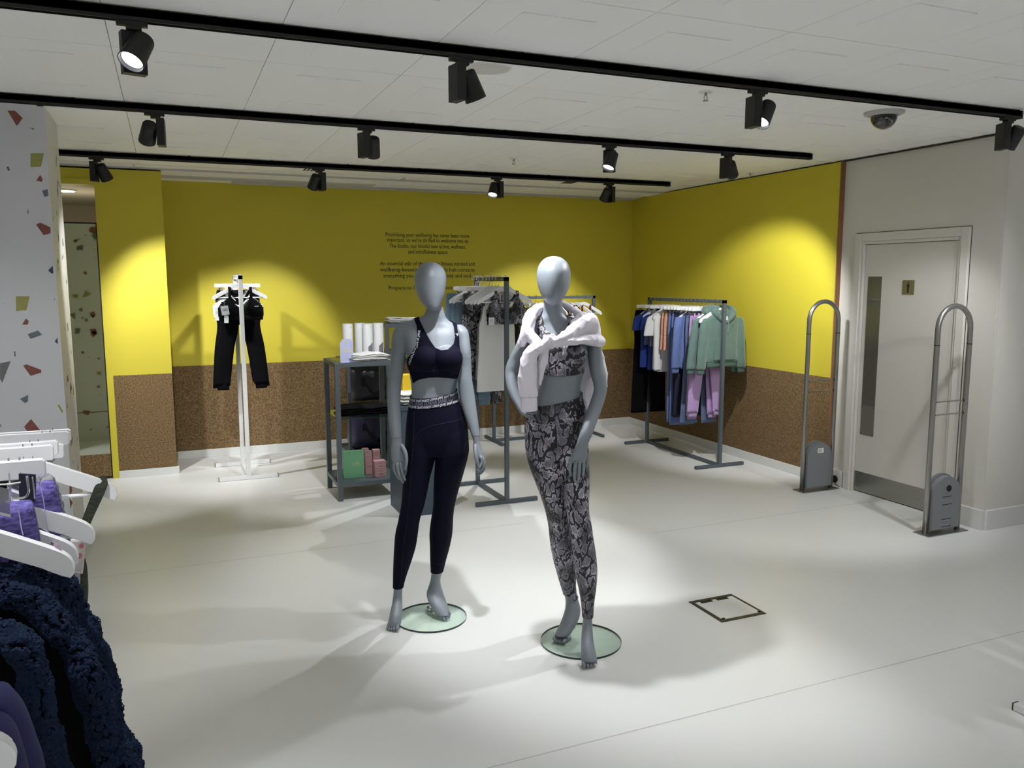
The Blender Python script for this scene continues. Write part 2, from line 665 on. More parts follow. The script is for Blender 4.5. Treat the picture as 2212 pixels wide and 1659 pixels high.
# ceiling with 0.6 x 1.2 m tiles, each with two raised L marks
bm = BM()
box(bm, -7, 10, -5, 12.2, H + 0.012, H + 0.15)
ceil = struct('ceiling', bm, CEILD)
bm = BM()
g = 0.0009
box(bm, g, 0.597 - g, g, 1.197 - g, 0, 0.014, bev=0.0012)
for dy in (0.17, 0.77):
    box(bm, 0.160, 0.450, dy, dy + 0.009, -0.0050, 0.0005)
    box(bm, 0.160, 0.1625, dy + 0.007, dy + 0.27, -0.0012, 0.0005)
tile0 = None
for i in range(-6, 13):
    for j in range(-4, 4):
        x, y = 0.44 + 0.5975 * i, 2.56 + 1.2 * j
        if tile0 is None:
            tile0 = emit_mesh('tile', bm, CEILM, ceil)
            o = tile0
        else:
            o = tile0.copy()
            COL.objects.link(o)
        o.location = (x, y, H)
# stepped plaster bands in front of the back wall
for (x0, x1, y0, y1, z0, m_) in ((-1.3, 4.95, 7.362, 7.52, H - 0.004, CEILM), (-1.3, 4.95, 7.52, 7.60, H - 0.012, CEILD), (-0.0, 4.95, 7.60, 7.86, H - 0.020, CEILM),
                             (0.0, 1.9, 7.86, 8.02, H - 0.028, CEILD), (1.9, 4.9, 7.88, 8.00, H - 0.028, CEILM), (0.6, 4.9, 8.02, 8.17, H - 0.040, CEILD), (0.0, 0.6, 8.02, 8.17, H - 0.032, CEILM)):
    box_obj('plaster_band', x0, x1, y0, y1, z0, H + 0.012, m_, ceil)
for x in (-0.2, 2.05):
    box_obj('band_joint', x, x + 0.006, 7.365, 7.60, H - 0.0135, H, SEAM, ceil)
# ceiling beyond the tiles towards the right and the front
box_obj('plaster_field', 4.97, 10, 7.362, 12, H, H + 0.012, CEILM, ceil)

# back wall: yellow above, cork board below
bm = BM()
box(bm, 0.0, 5.2, 8.185, 8.30, 0, H)
wb = struct('wall_back', bm, YEL)
box_obj('cork_board', 0.0, 4.955, 8.165, 8.187, 0.06, 0.882, CORK, wb)
box_obj('yellow_panel', 0.0, 4.955, 8.170, 8.187, 0.882, H, YEL, wb)
bm = BM()
box(bm, 0.0, 4.955, 8.150, 8.168, 0, 0.075, bev=0.003)
struct('baseboard_back', bm, BASEB)

# yellow pilaster beside the fitting-room door
bm = BM()
box(bm, -0.50, 0.0, 7.59, 8.30, 0, 2.585)
wp = struct('wall_left_pier', bm, YEL)
box_obj('cork_board', -0.455, 0.003, 7.568, 7.592, 0.065, 0.882, CORK, wp)
box_obj('cork_return', -0.001, 0.004, 7.592, 8.165, 0.065, 0.882, CORK, wp)
box_obj('yellow_panel', -0.505, 0.0035, 7.570, 7.592, 0.882, 2.585, YEL, wp)
box_obj('yellow_strip', -0.505, -0.455, 7.568, 7.592, 0.0, 0.882, YEL, wp)
bm = BM()
box(bm, -0.455, 0.02, 7.552, 7.570, 0, 0.062, bev=0.002)
box(bm, 0.0, 0.018, 7.57, 8.15, 0, 0.062, bev=0.002)
struct('baseboard_pier', bm, BASEB)
# header over the fitting-room opening
bm = BM()
box(bm, -1.7, -0.50, 7.59, 7.85, 2.46, 2.585)
wh = struct('wall_left_header', bm, YEL)
box_obj('yellow_lip', -1.7, -0.50, 7.575, 7.59, 2.455, 2.50, YEL, wh)
bm = BM()
box(bm, -7, -1.7, 7.59, 7.85, 0, H)
struct('wall_left_far', bm, YEL)
# fitting room behind
bm = BM()
box(bm, -2.4, -0.5, 10.3, 10.4, 0, 2.50)
struct('wall_fitting_room', bm, BEIGE)
bm = BM()
box(bm, -0.50, -0.40, 8.30, 10.3, 0, 2.50)
struct('wall_fitting_room_side', bm, BEIGE)
bm = BM()
box(bm, -2.4, -0.5, 7.85, 10.3, 2.50, 2.55)
struct('ceiling_fitting_room', bm, BEIGE)
t = thing('downlight', 'small round lit downlight in beige fitting room ceiling above the mirrored door', 'ceiling light', (-0.80, 8.55, 2.50))
bm = BM()
cyl(bm, (0, 0, -0.012), (0, 0, 0.01), 0.09, n=24)
emit_mesh('trim_ring', bm, WHITEM, t, smooth=False)
bm = BM()
cyl(bm, (0, 0, -0.016), (0, 0, -0.011), 0.065, n=24)
emit_mesh('diffuser', bm, LAMPW, t)

# mirrored fitting-room door (left)
t = thing('door_1', 'mirrored fitting room door with thin black frame and cork kick panel', 'door', (-0.505, 7.60, 0))
t['kind'] = 'structure'
del t['category']
bm = BM()
for b_ in ((-1.2, 0, 2.14, 2.152), (-1.2, 0, 0.008, 0.02), (-1.2, -1.19, 0.02, 2.14), (-0.010, 0, 0.02, 2.14)):
    box(bm, b_[0], b_[1], -0.012, 0.03, b_[2], b_[3])
emit_mesh('door_frame', bm, BLACK, t)
box_obj('mirror_panel', -1.19, -0.010, -0.006, 0.0, 0.215, 2.14, MIRROR, t)
box_obj('cork_panel', -1.19, -0.010, -0.008, 0.0, 0.02, 0.215, CORK, t)
box_obj('door_core', -1.19, -0.010, 0.0, 0.028, 0.02, 2.14, BEIGE, t)
for z in (0.22, 1.05, 1.88):
    bm = BM()
    box(bm, -0.006, 0.016, -0.022, -0.008, z - 0.05, z + 0.05, bev=0.002)
    cyl(bm, (0.004, -0.024, z - 0.05), (0.004, -0.024, z + 0.05), 0.006)
    emit_mesh('hinge', bm, BLACK, t)

# right wall
bm = BM()
box(bm, 4.985, 5.10, 3.67, 3.89, 0, H)
box(bm, 4.985, 5.10, 4.88, 8.30, 0, H)
box(bm, 4.985, 5.10, 3.89, 4.88, 2.03, H)
wr = struct('wall_right', bm, WHITEW)
box_obj('cork_board', 4.945, 4.985, 5.035, 8.165, 0.07, 0.882, CORK, wr)
box_obj('yellow_panel', 4.948, 4.985, 5.038, 8.17, 0.882, H - 0.012, YEL, wr)
box_obj('cork_edge', 4.940, 4.985, 5.028, 5.038, 0.01, H - 0.005, CORKEDGE, wr)
box_obj('shadow_gap', 4.962, 4.986, 3.69, 8.17, H - 0.012, H - 0.004, INK, wr)
bm = BM()
box(bm, 4.928, 4.946, 5.04, 8.150, 0, 0.075, bev=0.003)
struct('baseboard_right', bm, BASEB)
bm = BM()
box(bm, 4.965, 5.12, 3.655, 3.885, 0, 0.135, bev=0.003)
box(bm, 5.0, 10, 3.640, 3.70, 0, 0.135, bev=0.003)
struct('baseboard_corner', bm, BASEB)
bm = BM()
box(bm, 4.97, 4.985, 4.895, 5.028, 0, 0.135, bev=0.002)
struct('baseboard_door_side', bm, BASEB)
bm = BM()
box(bm, 4.987, 10, 3.66, 3.80, 0, H)
struct('wall_right_return', bm, WHITEW)

# staff toilet door
t = thing('door_2', 'white toilet door with vision panel and steel kick plate', 'door', (4.985, 3.89, 0))
t['kind'] = 'structure'
del t['category']
bm = BM()
W_ = 0.99
prof = ((-0.022, 0.0), (0.0, 0.062))
for (y0, y1, z0, z1) in ((0, 0.062, 0, 2.03), (W_ - 0.062, W_, 0, 2.03), (0.062, W_ - 0.062, 1.968, 2.03)):
    box(bm, -0.020, 0.03, y0, y1, z0, z1, bev=0.004)
for (y0, y1, z0, z1) in ((0.062, 0.085, 0, 1.968), (W_ - 0.085, W_ - 0.062, 0, 1.968), (0.085, W_ - 0.085, 1.945, 1.968)):
    box(bm, -0.008, 0.03, y0, y1, z0, z1, bev=0.003)
emit_mesh('door_frame', bm, WHITEW, t)
bm = BM()
for (y0, y1, z0, z1) in ((-.005, 0, 0, 2.035), (W_, W_ + .005, 0, 2.035), (-.005, W_ + .005, 2.03, 2.035)):
    box(bm, -0.0012, 0.0005, y0, y1, z0, z1)
emit_mesh('frame_gap', bm, INK, t)
box_obj('door_leaf', 0.012, 0.055, 0.088, W_ - 0.088, 0.008, 1.942, DOORM, t, bev=0.002)
box_obj('gap', 0.020, 0.03, 0.085, W_ - 0.085, 0.0, 1.945, INK, t)
box_obj('kick_plate', 0.009, 0.013, 0.095, W_ - 0.092, 0.012, 0.165, STEEL, t)
bm = BM()
box(bm, 0.0085, 0.0125, 0.735, 0.865, 0.465, 1.700, bev=0.001)
vp = emit_mesh('vision_panel', bm, VGLASS, t)
bm = BM()
box(bm, 0.0080, 0.0120, 0.735, 0.865, 0.465, 0.70, bev=0.001)
emit_mesh('push_plate', bm, STEEL, t)
bm = BM()
for yy in (0.745, 0.855):
    for zz in (0.478, 0.688):
        cyl(bm, (0.006, yy, zz), (0.009, yy, zz), 0.004, n=8)
emit_mesh('screw', bm, BLACK, t)
# the men's sign
t2 = thing('toilet_sign', 'small square brass sign with a standing man pictogram on the white door', 'sign', (4.996, 4.38, 1.62))
box_obj('plate', -0.004, 0.001, -0.052, 0.052, -0.052, 0.052, BRASS, t2, bev=0.001)
bm = BM()
px_ = -0.0046
r = bmesh.ops.create_circle(bm, cap_ends=True, segments=16, radius=0.0062)
for v in r['verts']:
    v.co = Vector((px_, v.co.x, 0.0335 + v.co.y))
for poly in (((-.012, .024), (.012, .024), (.0135, .004), (.0105, -.001), (.0085, .004), (.0085, .0), (.0085, -.040), (.0008, -.040), (0, -.008), (-.0008, -.040), (-.0085, -.040), (-.0085, .004), (-.0105, -.001), (-.0135, .004)),):
    bm.faces.new([bm.verts.new((px_, -a, b_)) for a, b_ in poly])
emit_mesh('pictogram', bm, INK, t2)
# small cable outlet by the skirting
t = thing('cable_outlet', 'small black cable outlet low on white wall beside the toilet door', 'outlet', (4.966, 4.965, 0.0))
bm = BM()
cyl(bm, (-0.004, 0, 0.055), (0.006, 0, 0.055), 0.030, n=16)
emit_mesh('grommet', bm, RUBBER, t)
bm = BM()
wire(bm, [(-0.003, 0.01, 0.06), (-0.02, 0.0, 0.03), (-0.035, 0.03, 0.008), (-0.06, 0.06, 0.006), (-0.09, 0.06, 0.006)], 0.004, 6)
wire(bm, [(-0.003, -0.01, 0.05), (-0.02, -0.03, 0.02), (-0.015, -0.07, 0.008)], 0.003, 6)
emit_mesh('cable', bm, RUBBER, t, smooth=True)

# terrazzo-printed column
bm = BM()
box(bm, -1.25, -0.56, 5.13, 5.69, 0.02, H)
col = struct('wall_left_column', bm, PRINTW)
bm = BM()
box(bm, -1.255, -0.5595, 5.1345, 5.695, 0.0, 0.30)
emit_mesh('plinth_panel', bm, PRINTW, col)
box_obj('side_panel', -0.5600, -0.5585, 5.1305, 5.6895, 0.30, H, PRINTG, col)
box_obj('shadow_joint', -1.20, -0.57, 5.690, 5.6965, 0.300, 0.306, INK, col)


def fchip(bm, pts, c, face):
    """flat printed chip; pts photo pixels on the front face"""
    V = []
    for (x, y) in pts:
        d = FW + RT * ((x - 1106) / FPX) - UP * ((y - 829.5) / FPX)
        tt = (5.1288 - CAM.y) / d.y
        V.append(CAM + d * tt)
    bm.faces.new([bm.verts.new(v) for v in V]).material_index = c


CI = dict(r=0, y=1, b=2, n=3, g=4)
bm = BM()
for c, pts in (('r', ((16, 239), (32, 239), (49, 255), (36, 272))), ('b', ((64, 276), (73, 277), (73, 281))), ('y', ((66, 331), (95, 331), (88, 360), (66, 361))),
               ('r', ((78, 390), (87, 378), (92, 386), (91, 393))), ('b', ((91, 412), (103, 409), (104, 423), (96, 425))), ('g', ((14, 361), (18, 359), (22, 368), (18, 369))),
               ('r', ((78, 485), (87, 481), (109, 491), (109, 504), (94, 508))), ('n', ((104, 584), (114, 574), (115, 591), (110, 590))), ('y', ((34, 640), (64, 640), (57, 670), (35, 672))),
               ('r', ((48, 701), (56, 688), (62, 693), (60, 701))), ('b', ((60, 722), (82, 714), (91, 723), (66, 732))), ('g', ((0, 785), (23, 780), (5, 827), (0, 818))),
               ('r', ((50, 790), (57, 787), (89, 799), (89, 805), (66, 812))), ('b', ((43, 862), (61, 853), (60, 867), (54, 871))), ('r', ((52, 922), (67, 905), (88, 931), (60, 933))),
               ('n', ((118, 738), (124, 729), (125, 743))), ('y', ((124, 875), (128, 874), (136, 888), (134, 893))), ('g', ((59, 460), (61, 450), (62, 458), (61, 463))),
               ('g', ((30, 760), (33, 758), (34, 770), (31, 770))), ('b', ((0, 918), (3, 916), (1, 925))), ('g', ((7, 655), (9, 655), (9, 657))), ('g', ((116, 645), (119, 646), (118, 649))),
               ('r', ((150, 1015), (156, 1060), (150, 1078))), ('r', ((150, 1075), (157, 1085), (152, 1100)))):
    fchip(bm, pts, CI[c], 0)
rc = random.Random(21)
LM = [TC[k] for k in 'rybng']


def rchip(bm, rc, o, eu, ev, s):
    n = rc.choice((3, 4, 4, 5))
    a0 = rc.random() * 6
    P = []
    for k in range(n):
        a = a0 + 2 * PI * k / n + rc.uniform(-.35, .35)
        rr = s * rc.uniform(.6, 1.15)
        P.append(o + eu * (rr * math.cos(a)) + ev * (rr * math.sin(a)))
    bm.faces.new([bm.verts.new(p) for p in P]).material_index = rc.choice((0, 0, 1, 1, 2, 2, 3, 4))


for k in range(62):      # side face and back face
    s = rc.choice((0.006, 0.010, 0.016, 0.024, 0.034))
    rchip(bm, rc, Vector((-0.5575, rc.uniform(5.17, 5.65), rc.uniform(0.35, 2.5))), Vector((0, 1, 0)), Vector((0, 0, 1)), s)
for k in range(70):
    s = rc.choice((0.007, 0.012, 0.02, 0.03, 0.045))
    rchip(bm, rc, Vector((rc.uniform(-1.2, -0.61), 5.6975, rc.uniform(0.12, 2.5))), Vector((1, 0, 0)), Vector((0, 0, 1)), s)
emit_mesh('terrazzo_print', bm, LM, col)

# far parts of the shop, seen only by light and in reflections
bm = BM()
box(bm, -7.1, -7, -5, 8, 0, H)
struct('wall_left_shop', bm, WHITEW)
bm = BM()
box(bm, -7, 10, -5.1, -5, 0, H)
struct('wall_front', bm, WHITEW)

# wall lettering
wl = thing('wall_lettering', 'dark lettering about wellbeing printed high on the yellow back wall', 'lettering', (2.51, 8.1688, 1.6))
LINES = (('Prioritising your wellbeing has never been more', 2.135), ('important, so we\u2019re thrilled to welcome you to', 2.083), ('The Studio, our blissful new active, wellness,', 2.022),
         ('and mindfulness space.', 1.965), ('An essential edit of the latest in fitness minded and', 1.845), ('wellbeing-boosting, this lifestyle hub contains', 1.783), ('everything you need for your body and soul.', 1.722), ('Prepare to look and feel even better.', 1.598))
WID = (0.865, 0.84, 0.79, 0.415, 0.985, 0.985, 0.92, 0.82)
for (s, z), wd in zip(LINES, WID):
    bm = BM()
    vs, fs = text_geo(s, 1.0)
    x0, x1 = min(v.x for v in vs), max(v.x for v in vs)
    put_text(bm, s, 0.056, (2.51, 8.1688, z), (1, 0, 0), (0, 0, 1), xs=wd / ((x1 - x0) * 0.054), bold=0.006)
    emit_mesh('text_line', bm, INK, wl, world=True, recalc=False)['kind'] = 'stuff'

# ================================================================== ceiling fittings
TRK = ((3.21, -4.0, 4.42), (4.86, -4.0, 4.46), (6.75, -1.0, 4.48))
LBL = ('long black lighting track nearest the camera, running across the top of the ceiling', 'middle black lighting track passing just in front of the patterned column top',
       'shortest and farthest black lighting track, closest to the yellow back wall')
for (y, x0, x1), lb in zip(TRK, LBL):
    t = thing('lighting_track', lb, 'track', ((x0 + x1) / 2, y, H - 0.0455), group='ceiling lighting tracks')
    L = (x1 - x0) / 2
    bm = BM()
    box(bm, -L, L, -0.018, -0.0145, 0.0, 0.040)
    box(bm, -L, L, 0.0145, 0.018, 0.0, 0.040)
    box(bm, -L, L, -0.018, 0.018, 0.012, 0.040)
    box(bm, -L, L, -0.0035, 0.0035, 0.004, 0.014)
    emit_mesh('rail', bm, BLACK, t)
    bm = BM()
    box(bm, L - 0.001, L + 0.012, -0.019, 0.019, -0.001, 0.041, bev=0.002)
    emit_mesh('end_cap', bm, BLACK, t)
    n = int((x1 - x0) / 0.6)
    for k in range(n + 1):
        box_obj('ceiling_clip', -L + k * 0.6, -L + k * 0.6 + 0.012, -0.010, 0.010, 0.040, 0.0455, BLACK, t)


def make_head(lb, x, y, side, yaw, aim, power=0, lit=True, angle=58, blend=0.55, grp='black track spotlights', lens_r=0.036, col_=(0.95, 0.97, 1.0)):
    """side: which side (+1 right) of the driver box the lamp body hangs; aim: world direction of the beam"""
    z = H - 0.0455
    t = thing('track_spotlight', lb, 'spotlight', (x, y, z), 0, grp)
    bm = BM()
    box(bm, -0.055, 0.045, -0.014, 0.014, -0.016, 0.006, bev=0.002)
    box(bm, -0.025, 0.025, -0.017, 0.017, -0.030, -0.014, bev=0.002)
    emit_mesh('adapter', bm, BLACK, t)
    Mz = Matrix.Rotation(yaw, 4, 'Z')
    bm = BM()
    box(bm, -0.020 - side * 0.024, 0.020 - side * 0.024, -0.040, 0.040, -0.172, -0.030, bev=0.002, M=Mz)
    emit_mesh('driver_box', bm, BLACK, t)
    c = Mz @ Vector((side * 0.038, 0, -0.102))
    a = Vector(aim).normalized()
    bm = BM()
    p0, p1 = c - a * 0.058, c + a * 0.060
    u = a.orthogonal().normalized()
    v = a.cross(u)

    def ring(p, r):
        return [p + (u * math.cos(q) + v * math.sin(q)) * r for q in [2 * PI * k / 28 for k in range(28)]]
    rings_to_mesh(bm, [ring(p0, 0.026), ring(p0 + a * 0.004, 0.034), ring(p0 + a * 0.012, 0.037), ring(p1, 0.0445), ring(p1, 0.0415), ring(p1 - a * 0.014, 0.038)], cap=True)
    emit_mesh('lamp_body', bm, BLACK, t, smooth=False)
    bm = BM()
    cyl(bm, Mz @ Vector((-side * 0.006, 0, -0.10)), c, 0.011)
    emit_mesh('pivot', bm, BLACK, t)
    bm = BM()
    rr = ring(p1 - a * 0.0125, lens_r)
    bm.faces.new([bm.verts.new(q) for q in rr])
    emit_mesh('lens', bm, LENS if lit else BLACK2, t)
    if power:
        ld = bpy.data.lights.new('beam', 'SPOT')
        ld.energy = power
        ld.spot_size = R(angle)
        ld.spot_blend = blend
        ld.shadow_soft_size = 0.028
        ld.color = col_
        lo = bpy.data.objects.new('beam', ld)
        COL.objects.link(lo)
        lo.parent = t
        lo.location = c + a * 0.075
        lo.rotation_euler = a.to_track_quat('-Z', 'Y').to_euler()
    return t


PW = 150
make_head('black spotlight at the left end of the nearest track, its lit lens tilted down', -0.06, 3.21, 1, R(-75), (-0.50, -0.55, -1.0), PW * .9)
make_head('black spotlight on the nearest track above the left mannequin, lamp pointing away', 1.14, 3.21, 1, R(10), (0.48, 0.16, -1.0), PW * 0.80, angle=80)
make_head('black spotlight on the nearest track with bright lens facing the camera, right of the mannequins', 2.62, 3.21, 1, R(-5), (-0.66, -0.18, -1.0), PW * 0.88, angle=80)
make_head('black spotlight at the right end of the nearest track, above the white corner', 4.34, 3.21, 1, R(-20), (0.02, 0.75, -1.0), PW * .34, angle=76)
make_head('black spotlight on the middle track nearest the patterned column', -0.01, 4.86, -1, R(-5), (-0.22, 1.0, -0.85), PW * .7)
make_head('black spotlight on the middle track above the gap between column and left mannequin', 1.13, 4.86, 1, R(20), (0.12, 0.80, -1.0), PW * .7)
make_head('black spotlight on the middle track above the right mannequin, lens facing down left', 2.76, 4.86, -1, R(70), (-0.45, -0.15, -1.0), PW * .8)
make_head('black spotlight on the middle track nearest its right end', 3.72, 4.86, 1, R(15), (0.90, 0.78, -1.05), PW * 0.85, angle=70)
make_head('black spotlight on the farthest track near the mirrored door, tilted right', -0.42, 6.75, 1, R(-15), (0.52, 0.60, -1.18), PW * 0.9, angle=76, blend=.7)
make_head('black spotlight on the farthest track above the grey shelving', 1.17, 6.75, -1, R(10), (-0.25, 0.85, -1.0), PW * .6)
make_head('black spotlight on the farthest track with a bright lens facing the camera', 2.71, 6.75, -1, R(10), (-0.35, -0.40, -1.0), PW * .6)
make_head('black spotlight on the farthest track nearest its right end', 3.83, 6.75, -1, R(10), (-0.08, 0.72, -1.0), PW * .62, angle=70)
# unseen spotlights added for front fill and for bounce onto the ceiling
for k, (x, y, a, p) in enumerate(((-0.40, 1.35, (0.05, 0.12, -1.0), 0.35), (-0.9, 1.6, (0.0, 1.0, -0.75), 0.45), (3.4, 0.9, (0.05, 0.15, -1.0), 0.25), (0.25, 1.35, (0.40, 0.75, -1.0), 0.16), (3.9, 1.4, (0.08, 1.0, -0.50), 0.42), (1.5, -1.6, (0, .1, -1), 2.1), (4.2, -1.2, (0, .1, -1), 1.7), (-2.5, -.8, (0, .1, -1), 1.7), (6.8, .2, (0, .1, -1), 1.4), (1.4, -3.4, (0, 0, -1), 1.8), (-2.2, 3.3, (0, .3, -1), .6), (7, 1.8, (0, 0.3, -1), .6))):
    make_head('black spotlight, ' + ('first', 'second', 'third', 'fourth', 'fifth', 'sixth', 'seventh', 'eighth', 'ninth', 'tenth', 'eleventh', 'twelfth')[k] + ' of those added unseen behind the camera', x, y, 1, 0, a, PW * p, grp='added black spotlights behind the camera')
t = thing('lighting_track', 'long black lighting track behind the camera position', 'track', (1, 0.6, H - 0.045))
box_obj('rail', -5, 7, -0.018, 0.018, 0, 0.045, BLACK, t)

# unseen soft area lights added as ambient fill
for (x, y, sx, sy, e) in ((1.5, -1.2, 3.0, 1.2, 22), (-3.6, 1.5, 1.2, 3.0, 20), (7.4, 0.8, 1.5, 2.5, 14)):
    ld = bpy.data.lights.new('panel', 'AREA')  # light data of the added fill, no fitting hangs there
    ld.shape = 'RECTANGLE'
    ld.size, ld.size_y = sx, sy
    ld.energy = e
    ld.color = (0.93, 0.95, 1.0)
    lo = bpy.data.objects.new('fill_light', ld)
    COL.objects.link(lo)
    lo.location = (x, y, H - 0.03)
# fitting room lamp
ld = bpy.data.lights.new('fitting', 'POINT')
ld.energy = 5
ld.color = (1, 0.93, 0.8)
ld.shadow_soft_size = 0.06
lo = bpy.data.objects.new('fitting_light', ld)
COL.objects.link(lo)
lo.location = (-0.8, 8.7, 2.05)

# dome camera
t = thing('dome_camera', 'dark smoked dome camera on the ceiling behind the nearest track', 'camera', (3.76, 3.53, H))
bm = BM()
cyl(bm, (0, 0, -0.012), (0, 0, 0.004), 0.105, 0.11, n=32)
cyl(bm, (0, 0, -0.022), (0, 0, -0.010), 0.080, 0.088, n=32)
emit_mesh('base_ring', bm, mat('pale_ceiling_plastic', (0.5, 0.5, 0.46), 0.4), t)
bm = BM()
rr = []
for k in range(9):
    a = k / 8 * PI / 2
    rr.append([Vector((0.072 * math.cos(a) * math.cos(q), 0.072 * math.cos(a) * math.sin(q), -0.02 - 0.075 * math.sin(a))) if k < 8 else Vector((0.004 * math.cos(q), 0.004 * math.sin(q), -0.095)) for q in [2 * PI * j / 28 for j in range(28)]])
rings_to_mesh(bm, rr)
emit_mesh('dome', bm, SMOKE, t, smooth=True)
# sprinklers
for (x, y), lb in zip(((2.53, 3.50), (2.52, 5.93), (4.78, 5.93)), ('small sprinkler head on the ceiling just behind the nearest track', 'small sprinkler head on the ceiling between middle and farthest tracks', 'small sprinkler head on the ceiling near the right yellow wall')):
    t = thing('sprinkler', lb, 'sprinkler', (x, y, H), group='ceiling sprinklers')
    bm = BM()
    cyl(bm, (0, 0, -0.006), (0, 0, 0.0), 0.030, 0.038, n=20)
    emit_mesh('cover_plate', bm, WHITEM, t)
    bm = BM()
    cyl(bm, (0, 0, -0.02), (0, 0, 0), 0.007)
    wire(bm, [(0.006, 0, -0.018), (0.010, 0, -0.03), (0.004, 0, -0.042)], 0.0022, 6)
    wire(bm, [(-0.006, 0, -0.018), (-0.010, 0, -0.03), (-0.004, 0, -0.042)], 0.0022, 6)
    cyl(bm, (0, 0, -0.045), (0, 0, -0.042), 0.014, n=12)
    emit_mesh('nozzle', bm, STEEL, t)
# round speaker grille
t = thing('speaker_grille', 'round white perforated ceiling speaker behind the nearest track', 'speaker', (1.36, 3.49, H))
bm = BM()
cyl(bm, (0, 0, -0.005), (0, 0, 0), 0.100, 0.105, n=32)
emit_mesh('rim', bm, WHITEM, t)
bm = BM()
for k in range(1, 9):
    for j in range(k * 6):
        a = 2 * PI * j / (k * 6)
        c = Vector((k * 0.011 * math.cos(a), k * 0.011 * math.sin(a), -0.0055))
        bm.faces.new([bm.verts.new(c + Vector((0.0024 * math.cos(q), 0.0024 * math.sin(q), 0))) for q in [2 * PI * i / 6 for i in range(6)]])
o = emit_mesh('perforation', bm, mat('grille_holes', (0.3, 0.3, 0.28), 0.8), t)
o['kind'] = 'stuff'
# small slot vent in the ceiling by the far track
for (x, lb) in ((1.17, 'small slotted ceiling vent behind the far track above the shelving'), (3.62, 'small slotted ceiling vent behind the right end of the far track')):
    t = thing('ceiling_vent', lb, 'vent', (x, 7.16, H), group='slotted ceiling vents')
    bm = BM()
    for k in range(4):
        box(bm, -0.05 + k * 0.03, -0.036 + k * 0.03, -0.08, 0.08, -0.004, 0.001)
    emit_mesh('slots', bm, INK, t)
# hanging threads
for (x, lb) in ((1.45, 'thin nylon thread hanging from the ceiling above the shelving'), (3.72, 'thin nylon thread hanging from the ceiling near the far right corner')):
    bm = BM()
    wire(bm, [(x, 7.7, H - .02), (x + .003, 7.7, H - .06), (x - .006, 7.7, H - .11)], 0.0012, 4)
    setp(emit_mesh('hanging_thread', bm, mat('pale_thread', (0.55, 0.5, 0.2), 0.6)), lb, 'thread', 'hanging ceiling threads')

# floor box cover
t = thing('floor_box', 'square steel-edged floor socket cover set into pale floor right of the mannequins', 'floor socket', (2.575, 3.26, 0))
bm = BM()
for (x0, x1, y0, y1) in ((-.137, .137, -.140, -.118), (-.137, .137, .118, .140), (-.137, -.117, -.118, .118), (.125, .137, -.118, .118)):
    box(bm, x0, x1, y0, y1, 0, 0.003)
emit_mesh('frame', bm, mat('dark_steel', (0.09, 0.085, 0.065), 0.4, 0.7), t)
box_obj('lid', -.112, .122, -.110, .114, 0, 0.0026, FLOORM, t)
for x in (-.05, .05):
    box_obj('cable_slot', x - .036, x + .036, .092, .118, 0.0005, 0.0034, BLACK, t)
for x in (-.104, .118):
    box_obj('lid_hinge', x - .008, x + .008, -.112, -.104, 0.001, 0.006, BLACK, t)

